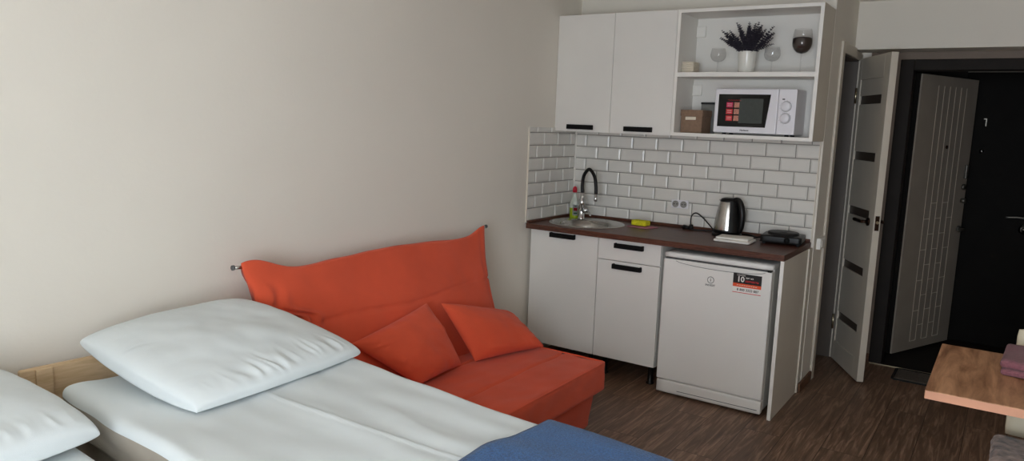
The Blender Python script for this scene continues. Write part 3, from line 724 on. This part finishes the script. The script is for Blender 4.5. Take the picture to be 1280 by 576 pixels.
# microwave
MX0, MX1, MY0, MY1, MZ0, MZ1 = 1.062, 1.522, -.255, -.03, 1.524, 1.778
t = thing('microwave', 'white microwave oven with a black glass door in the lower shelf compartment', 'microwave', ((MX0+MX1)/2, -.14, 1.514))
obj('housing', box(B(), (MX0, MY0+.03, MZ0), (MX1, MY1, MZ1)), 'mwhite', t, bevel=.005)
CX = MX1-.098
d = obj('door', box(B(), (MX0-.001, MY0, MZ0+.001), (CX-.001, MY0+.029, MZ1)), 'mwhite', t, bevel=.007, seg=3)
bm = B(); yw = MY0-.0006; q = [(MX0+.022, MZ0+.036), (CX-.062, MZ0+.036), (CX-.042, MZ1-.032), (MX0+.022, MZ1-.032)]
v0 = [bm.verts.new((x, yw, z)) for x, z in q]; v1 = [bm.verts.new((x, MY0+.004, z)) for x, z in q]
bm.faces.new(v0)
for i in range(4): bm.faces.new((v0[i], v1[i], v1[(i+1) % 4], v0[(i+1) % 4]))
bmesh.ops.recalc_face_normals(bm, faces=bm.faces); dg = obj('door_glass', bm, 'blackglass', d)
obj('window_mesh', box(B(), (MX0+.145, yw-.0005, MZ0+.058), (CX-.082, yw, MZ1-.056)), 'greyglass', dg)
ys = yw-.0004
for r in range(3):
    z = MZ0+.146-r*.038
    obj('sticker_patch', box(B(), (MX0+.070, ys, z), (MX0+.108, ys+.0004, z+.030)), ('pinkprint', 'redprint', 'orangeprint')[r] if r < 2 else 'redprint', dg)
    obj('food_picture', box(B(), (MX0+.116, ys, z), (MX0+.156, ys+.0004, z+.030)), 'foodprint', dg)
    bm = B()
    for k in range(2): box(bm, (MX0+.076, ys-.0003, z+.009+k*.010), (MX0+.102, ys, z+.011+k*.010))
    obj('sticker_small_print', bm, 'whiteprint', dg)
bm = B(); pts = [(MX0+.078+.005*i, ys, MZ0+.188+.0028*math.sin(i*2.1)) for i in range(16)]; tube(bm, pts, .0009, 6); obj('sticker_script_line', bm, 'redprint', dg)
text('logo', 'Horizont', .0135, 'blackprint', d, (MX0+.183, MY0-.0005, MZ0+.017), bold=.0004)
cp = obj('control_panel', box(B(), (CX+.001, MY0, MZ0+.001), (MX1+.001, MY0+.03, MZ1)), 'mwhite', t, bevel=.005, seg=3)
obj('power_lamp', box(B(), (CX+.022, MY0-.001, MZ1-.060), (CX+.036, MY0, MZ1-.053)), 'blackprint', cp)
for z in (MZ1-.096, MZ0+.092):
    o = obj('dial_ring', lathe(B(), [(.0275, -.0005), (.029, .0008), (.0305, -.0005)], seg=40), 'greyprint', cp, raw=True); o.rotation_euler = (PI/2, 0, 0); o.location = Vector((CX+.045, MY0, z))-ORG[cp.name]
    o = obj('knob', lathe(B(), [(.027, 0), (.0262, .014), (.022, .017), (0, .017)], seg=36), 'mwhite', cp, raw=True, smooth=True); o.rotation_euler = (PI/2, 0, 0); o.location = Vector((CX+.045, MY0, z))-ORG[cp.name]
    bm = B()
    for k in range(9):
        a_ = PI*(.15+k*.16); x = CX+.045+.0345*math.cos(a_); zz = z+.0345*math.sin(a_)
        if CX+.004 < x < MX1-.002: box(bm, (x-.001, MY0-.0004, zz-.001), (x+.001, MY0, zz+.001))
    obj('dial_mark', bm, 'greyprint', cp)
for x in (MX0+.05, MX1-.05):
    for y in (MY0+.05, MY1-.04): obj('foot', tube(B(), [(x, y, 1.5145), (x, y, 1.526)], .012, 12), 'rubber', t)

# box, card pack
bx0, bx1, by0, by1 = .839, .978, -.215, -.048
t = thing('storage_box', 'brown cardboard storage box with lid left of the microwave', 'box', ((bx0+bx1)/2, (by0+by1)/2, 1.5142))
obj('box_body', box(B(), (bx0+.003, by0+.003, 1.5142), (bx1-.003, by1-.003, 1.632)), 'tan', t, bevel=.003)
obj('lid', box(B(), (bx0, by0, 1.615), (bx1, by1, 1.652)), 'tan', t, bevel=.003)
bm = soft_box(B(), (.066, .004, .019), .0019, (8, 2, 4), lambda p: p+Vector((bx0+.065, by0+.0015, 1.592))); obj('label_plate', bm, 'cream', t, smooth=True)
t = thing('tea_packet', 'grey flat packet standing behind the brown storage box', 'packet', (.947, -.03, 1.5142))
obj('pack', box(B(), (.902, -.04, 1.5142), (.992, -.02, 1.692)), 'silver', t, bevel=.002)
obj('pack_top', box(B(), (.900, -.042, 1.692), (.994, -.0185, 1.704)), 'blackprint', t, bevel=.002)

# things on the top shelf
SZ = 1.8692
t = thing('napkin_stack', 'small stack of cream paper napkins at the left end of the top shelf', 'napkins', (.875, -.17, SZ))
for k in range(8): obj('napkin', soft_box(B(), (.078, .10, .0082), .004, (8, 8, 2), lambda p, k=k: p+Vector((.8755+.001*math.sin(k*3), -.2, SZ+.0082*k))), 'cream', t, smooth=True)
def glass(name, label, x, y, h, r, stemh, fill=0):
    t = thing(name, label, 'wine glass', (x, y, SZ), 'stemmed glasses on the top shelf')
    n = 18; bowl = h-stemh; prof = []
    for i in range(n+1):
        s = (1-math.cos(PI*i/n/1.0))/2 if False else i/n; k = .46
        rr = r*(1-((k-s)/k)**2)**.5 if s < k else r*(1-.17*((s-k)/(1-k))**2)
        prof.append((max(rr, .004), stemh + bowl*s))
    o = [(0, 0), (r*.78, 0), (r*.8, .0015), (r*.5, .004), (.008, .008), (.0038, .018), (.0035, stemh-.012)] + prof
    inn = [(max(a-.0012, .0005), b+(.0012 if i == 0 else 0)) for i, (a, b) in enumerate(prof)][::-1] + [(0, stemh+.002)]
    obj('glass_body', lathe(B(), o+inn, (x, y, SZ), 36), 'glass', t, smooth=True)
    if fill:
        k = int(n*fill); p2 = [(0, stemh+.003)] + [(max(a-.0022, .001), b+.001) for a, b in prof[:k+1]]
        top = p2[-1]; p2 += [(top[0]*.8, top[1]+.006), (top[0]*.4, top[1]+.003), (0, top[1]+.008)]
        obj('coffee_beans', lathe(B(), p2, (x, y, SZ), 28), 'beans', t)
    return t
g1 = glass('wine_glass', 'small empty wine glass between the napkins and the lavender pot', 1.028, -.16, .148, .0445, .068)
dup(g1, (1.343, -.16, SZ), 'small empty wine glass between the lavender pot and the filled glass')
glass('wine_glass', 'tall wine glass half filled with dark coffee beans at the shelf end', 1.5, -.15, .243, .054, .108, .62)
# lavender
PX, PY = 1.199, -.155
t = thing('potted_lavender', 'dark dried lavender bunch in a white ceramic pot on the top shelf', 'plant', (PX, PY, SZ))
obj('pot', lathe(B(), [(0, 0), (.043, 0), (.0445, .003), (.0535, .122), (.0535, .126), (.0505, .126), (.047, .108), (0, .106)], (PX, PY, SZ), 40), 'pot', t, smooth=True)
obj('soil', lathe(B(), [(.0475, .108), (.03, .113), (0, .116)], (PX, PY, SZ), 24), 'soil', t, smooth=True)
def stalk_mesh(seed, L):
    rnd = random.Random(seed); bm = B(); bend = rnd.uniform(.012, .04)
    pts = [Vector((bend*(i/8)**2, 0, L*i/8)) for i in range(9)]
    tube(bm, pts, [.0014]*9, 5)
    k = 0; z0 = .05
    while z0 < L+.006:
        s = z0/L; c = Vector((bend*s*s, 0, min(z0, L))); w = (.0060 if s > .45 else .0046)*(1 if s < .7 else 1-.55*(s-.7)/.3)
        nb = 4 if s > .42 else 3
        for i in range(nb):
            a = 2*PI*i/nb+k*.7+rnd.uniform(-.3, .3); dd = Vector((math.cos(a), math.sin(a), .75)); r = w*rnd.uniform(.8, 1.3)
            q = c+dd*r*1.05
            v = bmesh.ops.create_icosphere(bm, subdivisions=1, radius=r, matrix=Matrix.Translation(q) @ Vector((0, 0, 1)).rotation_difference(dd).to_matrix().to_4x4() @ Matrix.Diagonal((.62, .62, 1.35, 1)))
        z0 += rnd.uniform(.0125, .018); k += 1
    return bm
protos = []
rnd = random.Random(3)
dirs = []
for i in range(60):
    a = rnd.uniform(0, 2*PI); sp = rnd.uniform(.0, 1)**.6; tilt = sp*.88
    L = .212*(1-.10*sp)*rnd.uniform(.52, 1.0)
    dirs.append((a, tilt, L))
for i, (a, tilt, L) in enumerate(dirs):
    ex = 1.0-.5*max(0, math.sin(a))
    if i < 6:
        s = obj('lavender_stalk', stalk_mesh(i, .2), 'lav', t, raw=True); protos.append(s)
    else:
        s = protos[i % 6].copy(); C.objects.link(s); s.parent = t
    k = L/.2
    s.location = (.032*math.cos(a)*tilt, .026*math.sin(a)*tilt, .104)
    s.rotation_euler = (0, tilt*ex, a); s.scale = (1, 1, k)
# ------------------------------------------------------------------ orange sofa bed
def sm(a, b, x):
    t = max(0, min(1, (x-a)/(b-a))); return t*t*(3-2*t)
SYL, SYR = -2.655, -1.335
sofa = thing('sofa_bed', 'orange fabric sofa bed against the long wall beside the white bed', 'sofa', (.55, -2.02, 0))
SCY = (SYL+SYR)/2; SLY = SYR-SYL
def seat_fn(x0, x1, z0, z1, seed, taper=0):
    cx = (x0+x1)/2
    def f(p):
        q = Vector((p.x+cx, p.y+SCY, p.z+z0)); h = (p.z)/(z1-z0)
        n = noise.noise(Vector((q.x*5, q.y*4, q.z*5+seed)))
        if h > .93:
            puff = 0
            for sx in (.46, .735): puff -= .011*math.exp(-((q.x-sx-.012*noise.noise(Vector((q.y*3, seed, 0))))/.008)**2)
            q.z += puff + .008*n + .004*noise.noise(Vector((q.x*16, q.y*9, seed)))
        if taper: 
            k = taper*(1-h); q.x -= k if p.x > 0 else 0; q.y -= (k*.5 if p.y > 0 else 0)
        if p.x > (x1-x0)/2-.03 or p.y > SLY/2-.03:
            q += Vector((.006, .004, 0))*(n + .7*noise.noise(Vector((q.y*11, q.x*11, q.z*20))))
        return q
    return f
obj('seat_base', soft_box(B(), (.60, SLY-.02, .215), .03, (20, 50, 10), seat_fn(.33, .955, .018, .233, 3, .025)), 'orange', sofa, smooth=True)
obj('seat_mattress', soft_box(B(), (.68, SLY, .15), .017, (120, 120, 12), seat_fn(.30, .975, .225, .372, 8)), 'orange', sofa, smooth=True)
pp = [Vector((.973, SCY-SLY/2+.03+(SLY-.045)*i/30, .3705+.002*noise.noise(Vector((i*.4, 0, 3))))) for i in range(31)]
pp += [Vector((.968, SYR-.006, .3705)), Vector((.955, SYR-.001, .3705))] + [Vector((.955-.6*i/14, SYR-.001, .3705)) for i in range(1, 15)]
obj('piping', tube(B(), pp, .0045, 8), 'orange', sofa, smooth=True)
# backrest: a stuffed cover whose top corners are pulled out over the frame's rods
bm = B(); ns, nt = 150, 220; rows = []
for i in range(ns+1):
    s = i/ns
    s = .5-.5*math.cos(PI*s) if False else s
    ring_ = []
    e = max(0, 1-abs(2*s-1)**9)**.5            # thins towards the end seams
    for k in range(nt):
        a = 2*PI*k/nt; ca, sa = math.cos(a), math.sin(a)
        v = (sa+1)/2                            # 0 bottom .. 1 top
        v = v if .02 < v < .98 else v
        zt = .914 + .052*math.exp(-((1-s)/.06)**2) + .066*math.exp(-((s-.03)/.085)**2) + .024*math.exp(-((s-.52)/.26)**2)
        z = .235 + (zt-.235)*v
        mid = .30-.145*sm(.1, 1, v); half = (.085-.045*v)*(abs(ca)**.55)*(1 if ca > 0 else -1)
        yl = -2.65-.16*sm(.725, .79, z)-.042*sm(.84, .95, z); yr = -1.335+.012*sm(.4, .6, z)*(1-sm(.6, .9, z))+.062*sm(.62, .96, z)
        y = yl+(yr-yl)*s
        x = mid+half*(.18+.82*e)
        if ca > 0:
            x -= .010*math.exp(-((z-.688-.010*math.sin(s*9))/.006)**2)*sm(0, .08, s) + .006*math.exp(-((s-.965)/.005)**2)
            x += .010*noise.noise(Vector((s*5, v*3, 2))) + .004*noise.noise(Vector((s*17, v*6, 5)))
            wl_ = math.exp(-((s-.055)/.035)**2)*sm(.25, .5, v)*(1-sm(.75, .95, v))
            x += wl_*.013*math.sin(110*(s-.02*v) + 4*noise.noise(Vector((v*6, s*9, 1))))
        z += .006*noise.noise(Vector((s*9, 0, 7)))*v
        ring_.append(bm.verts.new((x, y, z)))
    rows.append(ring_)
for a, b in zip(rows, rows[1:]):
    for k in range(nt): bm.faces.new((a[k], a[(k+1) % nt], b[(k+1) % nt], b[k]))
bm.faces.new(rows[0]); bm.faces.new(rows[-1]); bmesh.ops.recalc_face_normals(bm, faces=bm.faces)
back = obj('backrest', bm, 'orange', sofa, smooth=True)
for y, d, nm in ((-2.845, -1, 0), (-1.285, 1, 0)):
    obj('frame_rod', tube(B(), [(.150, y, .955), (.148, y+d*.035, .958)], .007, 12), 'steel', sofa, smooth=True)
    obj('rod_cap', tube(B(), [(.148, y+d*.035, .958), (.1475, y+d*.043, .9585)], .010, 12), 'gasket', sofa, smooth=True)

# two orange cushions
cu = pillow(B(), [(.50, -2.20, .385), (.475, -1.87, .385), (.315, -1.945, .675), (.33, -2.45, .595)], .075, .05, 60, .03, .012, 2, 20, zmin=.378)
tag(obj('throw_cushion', cu, 'orange', loc=(.45, -2.05, .375), smooth=True), 'orange cushion tipped onto one corner nearer the white bed on the sofa', 'cushion', 'orange cushions on the sofa bed')
cu = pillow(B(), [(.50, -1.79, .388), (.625, -1.36, .388), (.385, -1.345, .525), (.315, -1.835, .655)], .07, .045, 60, .04, .012, 5, 18, zmin=.378)
tag(obj('throw_cushion', cu, 'orange', loc=(.5, -1.6, .375), smooth=True), 'orange cushion lying low at the kitchen end of the sofa', 'cushion', 'orange cushions on the sofa bed')

# ------------------------------------------------------------------ two single beds pushed side by side
BA = math.radians(5); bd = Vector((math.cos(BA), -math.sin(BA), 0)); bw = Vector((-math.sin(BA), -math.cos(BA), 0))
BLN, BWD = 1.95, .82
def bed(O, ztop, label, seed):
    """O = head end of the edge nearer the sofa"""
    O = Vector(O); P = lambda l, w, z: O + bd*l + bw*w + Vector((0, 0, z))
    t = thing('single_bed', label, 'bed', P(BLN/2, BWD/2, 0), 'pine single bed frames')
    hb = B(); zt = ztop+.035
    frame_box(hb, P(-.125, .07, .30), bd, bw, (.024, BWD, zt-.30))
    obj('headboard', hb, 'pine', t, bevel=.006)
    for w in (.06, .80): obj('headboard_batten', frame_box(B(), P(-.101, w, .12), bd, bw, (.012, .048, zt-.002-.12)), 'pine', t, bevel=.003)
    zr = ztop-.24
    for w in (.0, BWD-.024): obj('side_rail', frame_box(B(), P(-.10, w, zr-.14), bd, bw, (BLN+.10, .024, .14)), 'pine', t, bevel=.003)
    obj('foot_rail', frame_box(B(), P(BLN, 0, zr-.14), bd, bw, (.024, BWD, .14)), 'pine', t, bevel=.003)
    bm = B()
    for i in range(12): frame_box(bm, P(.05+i*.16, .025, zr-.02), bd, bw, (.07, BWD-.05, .018))
    obj('slats', bm, 'pine', t)
    for l in (-.10, BLN-.05):
        for w in (.026, BWD-.076): obj('leg', frame_box(B(), P(l, w, 0), bd, bw, (.05, .05, zr-.02)), 'pine', t, bevel=.004)
    return P, zr
def top_wave(l, w, seed):
    q = Vector((l*2.2, w*5, seed)); z = .007*noise.noise(q) + .004*noise.noise(Vector((l*5+w*3, w*13, seed+4)))
    z += z*0+.0020*math.sin(44*w + 3*l + 5*noise.noise(Vector((l*1.6, w*2.5, seed+9))))*(.3+.7*max(0, noise.noise(Vector((l*1.7, w*2.3, seed+2)))+.2))
    fo = 1-2.4*abs(noise.noise(Vector((l*1.1+w*1.6, w*6.5-l*1.2, seed+3))))
    return z + .0045*fo*max(0, .15+noise.noise(Vector((l*1.8, w*2.6, seed+6))))*2
def mattress(P, zr, ztop, label, seed, crease):
    H_ = ztop-zr
    def f(p):
        l = p.x+BLN/2; w = p.y+BWD/2; z = p.z
        k = sm(.6, 1, z/H_)
        tz = top_wave(l, w, seed)*k
        if crease: 
            c = .405+.03*math.sin(l*3.3)-.03*l; tz += k*.005*math.exp(-((w-c)/.0055)**2)*sm(.45, .62, l)
        side = sm(BWD/2-.05, BWD/2, abs(p.y))
        w += (1 if p.y > 0 else -1)*side*(.004*math.sin(l*17+z*30+3*noise.noise(Vector((l*3, z*9, seed)))) + .007*noise.noise(Vector((l*4, z*12, seed+1))))
        # a tucked fold running along the side
        w += (1 if p.y > 0 else -1)*side*.014*math.exp(-((z-(H_*.62-.05*l))/.012)**2)
        l += (-1 if p.x < 0 else 1)*sm(BLN/2-.05, BLN/2, abs(p.x))*.012*noise.noise(Vector((w*6, z*8, seed)))
        return P(l, w, zr+z+tz)
    bm = soft_box(B(), (BLN, BWD, H_), .032, (150, 100, 16), f)
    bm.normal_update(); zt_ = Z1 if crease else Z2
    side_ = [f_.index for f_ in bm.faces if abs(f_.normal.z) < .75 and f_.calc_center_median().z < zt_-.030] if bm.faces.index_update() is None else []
    o = obj('mattress', bm, 'linen', loc=P(BLN/2, BWD/2, zr), smooth=True)
    o.data.materials.append(M['side_shade'])  # darker beige on the sideways faces stands in for their shade
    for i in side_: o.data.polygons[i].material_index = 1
    return tag(o, label, 'mattress', 'mattresses in white sheets')
Z1, Z2 = .688, .640
P1, zr1 = bed((.255, -2.725, 0), Z1, 'pine bed frame whose headboard shows between the two pillows, beside the sofa', 1)
P2, zr2 = bed((.165, -3.625, 0), Z2, 'lower pine bed frame farther from the orange sofa, nearest the camera', 2)
mattress(P1, zr1, Z1, 'mattress in a creased white sheet next to the orange sofa, under the blue blanket', 1.3, True)
mattress(P2, zr2, Z2, 'lower mattress in a white sheet under the pillow cut by the photo edge', 4.1, False)
# pillows
pw = pillow(B(), [(.725, -3.425, .704), (.695, -2.757, .708), (.15, -2.86, .822), (.14, -3.45, .795)],   .072, .062, 190, -.05, .0115, 1, 76, zmin=Z1+.012, flat=.27, wmask=lambda u, v: (.15, 1 if v < 0 else .1))
tag(obj('bed_pillow', pw, 'linen', loc=(.42, -3.1, Z1), smooth=True), 'large white pillow at the head of the bed beside the orange sofa', 'pillow', 'white bed pillows')
pw = pillow(B(), [(.66, -4.30, .69), (.625, -3.645, .685), (.13, -3.685, .745), (.10, -4.3, .75)], .095, .05, 150, -.03, .0085, 7, 66, zmin=Z2+.012, flat=.28, wmask=lambda u, v: (.3 if u > 0 else .1, .8 if v < 0 else .1))
tag(obj('bed_pillow', pw, 'linen', loc=(.4, -3.97, Z2), smooth=True), 'white pillow on the lower bed, its tip overlapping the pine headboard', 'pillow', 'white bed pillows')
# blue blanket over the foot of the nearer-sofa bed
def blanket():
    bm = B(); r = .05; th = .009; n = 80; m_ = 44; path = []
    for z in (.50, .55, .60): path.append((-.034, z))
    for i in range(7):
        a = PI-PI/2*i/6; path.append((r+(r+.034)*math.cos(a), Z1-r+(r+.012)*math.sin(a)))
    for i in range(1, 30): path.append((r+(BWD-2*r)*i/30, Z1+.0125))
    for i in range(7):
        a = PI/2-PI/2*i/6; path.append((BWD-r+(r+.034)*math.cos(a), Z1-r+(r+.012)*math.sin(a)))
    for z in (.62, .58): path.append((BWD+.034, z))
    L = []
    for i in range(m_+1): L.append(('t', 1.285+(BLN-.03-1.285)*i/m_))
    for top in (1, 0):
        g = []
        for _, l in L:
            row = []
            for w, z in path:
                inw = min(max(w, .02), BWD-.02); tz = top_wave(l, inw, 1.3)*sm(Z1-.09, Z1, z)
                ed = .010*math.sin(w*16)*math.exp(-(l-1.285)/.05)
                off = th if top else 0
                dz = off if z > Z1-.02 else off*.3; dw = 0 if .05 < w < BWD-.05 else (-off if w < .4 else off)
                row.append(bm.verts.new(P1(l+ed, w+dw, z+tz+dz)))
            g.append(row)
        if top: G1 = g
        else: G0 = g
        for a, b in zip(g, g[1:]):
            for k in range(len(path)-1): bm.faces.new((a[k], b[k], b[k+1], a[k+1]) if top else (a[k], a[k+1], b[k+1], b[k]))
    def seam(u, v):
        for k in range(len(u)-1): bm.faces.new((u[k], u[k+1], v[k+1], v[k]))
    seam(G1[0], G0[0]); seam(G0[-1], G1[-1]); seam([r_[0] for r_ in G0], [r_[0] for r_ in G1]); seam([r_[-1] for r_ in G1], [r_[-1] for r_ in G0])
    bmesh.ops.recalc_face_normals(bm, faces=bm.faces); return bm
tag(obj('blanket', blanket(), 'blue', loc=P1(1.6, BWD/2, Z1), smooth=True), 'blue fleece blanket folded over the foot of the white bed', 'blanket')

# ------------------------------------------------------------------ table, chair, towel, mat
TX0, TX1, TY0, TY1, TZ = 2.405, 3.292, -1.957, -1.295, .745
t = thing('dining_table', 'light oak board table with a plain slab top at the right wall', 'table', (2.85, -1.63, 0))
obj('table_top', box(B(), (TX0, TY0, TZ-.029), (TX1, TY1, TZ)), 'oak', t, bevel=.003)
obj('edge_band', box(B(), (TX0+.002, TY0-.001, TZ-.028), (TX1, TY0, TZ-.002)), 'oakedge', t)
for y in (TY0+.06, TY1-.10): obj('leg', box(B(), (3.17, y, 0), (3.21, y+.04, TZ-.03)), 'darkframe', t, bevel=.003)
obj('wall_rail', box(B(), (3.25, TY0+.05, TZ-.075), (3.288, TY1-.05, TZ-.03)), 'oak', t, bevel=.002)
t = thing('hand_towel', 'folded mauve towel on the oak table', 'towel', (2.75, -1.485, TZ))
def tw(dx, dy, z, seed, sx, sy):
    return lambda p: Vector((2.745+dx, -1.475+dy, TZ+z)) + Matrix.Rotation(-.06, 3, 'Z') @ Vector((p.x*sx, p.y*sy, p.z*(1+.2*noise.noise(Vector((p.x*14, p.y*14, seed)))))) + Vector((0, 0, .004*noise.noise(Vector((p.x*10, p.y*9, seed)))*(1 if z > .01 else .0)))
obj('lower_layer', soft_box(B(), (.27, .30, .022), .0105, (26, 26, 6), tw(.0, 0, .001, 1, 1, 1)), 'mauve', t, smooth=True)
obj('upper_layer', soft_box(B(), (.275, .29, .026), .0125, (26, 26, 6), tw(-.002, .006, .0235, 5, 1, 1)), 'mauve', t, smooth=True)

CHX0, CHX1, CHYB = 2.645, 3.05, -1.24
t = thing('dining_chair', 'pale beige wooden chair behind the oak table with a dark seat', 'chair', (2.85, -1.45, 0))
bk = obj('backrest', soft_box(B(), (CHX1-CHX0, .026, .415), .012, (14, 4, 14), lambda p: Vector((p.x+(CHX0+CHX1)/2, CHYB+p.y+.02*((p.z-.1)/.3), p.z+.42))), 'chair', t, smooth=True)
obj('seat', soft_box(B(), (.40, .42, .035), .014, (12, 12, 6), lambda p: p+Vector(((CHX0+CHX1)/2+.01, -1.47, .375))), 'navy', t, smooth=True)
for x in (CHX0+.02, CHX1-.02):
    for y in (-1.65, -1.27): obj('leg', tube(B(), [(x, y, 0), (x, y, .38)], [.013, .018], 12), 'chair', t, smooth=True)
def furf(p):
    q = p+Vector((2.742, -1.565, .413)); n = noise.noise(q*26)+.6*noise.noise(q*60); return q+Vector((p.x, p.y, p.z-.02)).normalized()*.006*n
tag(obj('fur_cushion', soft_box(B(), (.275, .34, .058), .027, (54, 76, 14), furf), 'fur', loc=(2.742, -1.565, .41), smooth=True), 'taupe plush fur cushion on the chair under the oak table', 'cushion')

t = thing('door_mat', 'dark grey door mat with a black rubber rim before the entrance threshold', 'mat', (2.36, .72, 0))
obj('pile', soft_box(B(), (.58, .23, .008), .003, (30, 14, 2), lambda p: p+Vector((2.36, .72, .003))), 'matpile', t, smooth=True)
bm = B(); a, b, c, d_ = 2.052, 2.668, .588, .852; rr = .03; pts = []
for cx, cy, a0 in ((b-rr, d_-rr, 0), (a+rr, d_-rr, 90), (a+rr, c+rr, 180), (b-rr, c+rr, 270)):
    for i in range(5): an = math.radians(a0+22.5*i); pts.append(Vector((cx+rr*math.cos(an), cy+rr*math.sin(an), 0)))
ctr = Vector(((a+b)/2, (c+d_)/2, 0)); prof = ((0, .001), (.001, .010), (.008, .011), (.013, .003))
R_ = [[bm.verts.new(p+(ctr-p).normalized()*off+Vector((0, 0, z))) for p in pts] for off, z in prof]
for u, v in zip(R_, R_[1:]):
    for i in range(len(pts)): bm.faces.new((u[i], u[(i+1) % len(pts)], v[(i+1) % len(pts)], v[i]))
bm.faces.new([bm.verts.new(p.co) for p in R_[0]][::-1]); bmesh.ops.recalc_face_normals(bm, faces=bm.faces)
obj('rubber_rim', bm, 'rubber', t, smooth=False)

# ------------------------------------------------------------------ daylight and camera
sc = bpy.context.scene
w = bpy.data.worlds.new('sky'); sc.world = w; w.use_nodes = True; bg = w.node_tree.nodes['Background']
bg.inputs['Color'].default_value = (.87, .955, 1.06, 1); bg.inputs['Strength'].default_value = SKY
L = bpy.data.lights.new('window_portal', 'AREA'); L.shape = 'RECTANGLE'; L.size = WX1-WX0; L.size_y = WZ1-WZ0; L.cycles.is_portal = True
lo = bpy.data.objects.new('window_portal', L); C.objects.link(lo); lo.location = ((WX0+WX1)/2, -5.84, (WZ0+WZ1)/2); lo.rotation_euler = (PI/2, 0, 0)

f, yaw, pitch, roll, cx, cy, cz = CAM
fw = Vector((-math.sin(yaw)*math.cos(pitch), math.cos(yaw)*math.cos(pitch), -math.sin(pitch)))
r = Vector((math.cos(yaw), math.sin(yaw), 0)); u = r.cross(fw); c_, s_ = math.cos(roll), math.sin(roll)
r, u = c_*r+s_*u, -s_*r+c_*u
cam = bpy.data.cameras.new('camera'); cam.sensor_width = 36; cam.lens = f/1280*36; cam.clip_start = .02
co = bpy.data.objects.new('camera', cam); C.objects.link(co)
mw = Matrix((r, u, -fw)).transposed().to_4x4(); mw.translation = (cx, cy, cz); co.matrix_world = mw; sc.camera = co
vs = sc.view_settings; vs.view_transform = 'Standard'; vs.look = 'None'; vs.gamma = 1; vs.use_curve_mapping = False; vs.exposure = EXPO
sc.cycles.use_denoising = True; sc.cycles.max_bounces = 10; sc.cycles.diffuse_bounces = 6; sc.cycles.transmission_bounces = 10; sc.cycles.transparent_max_bounces = 10
sc.cycles.caustics_reflective = False; sc.cycles.caustics_refractive = False; sc.cycles.sample_clamp_indirect = 6
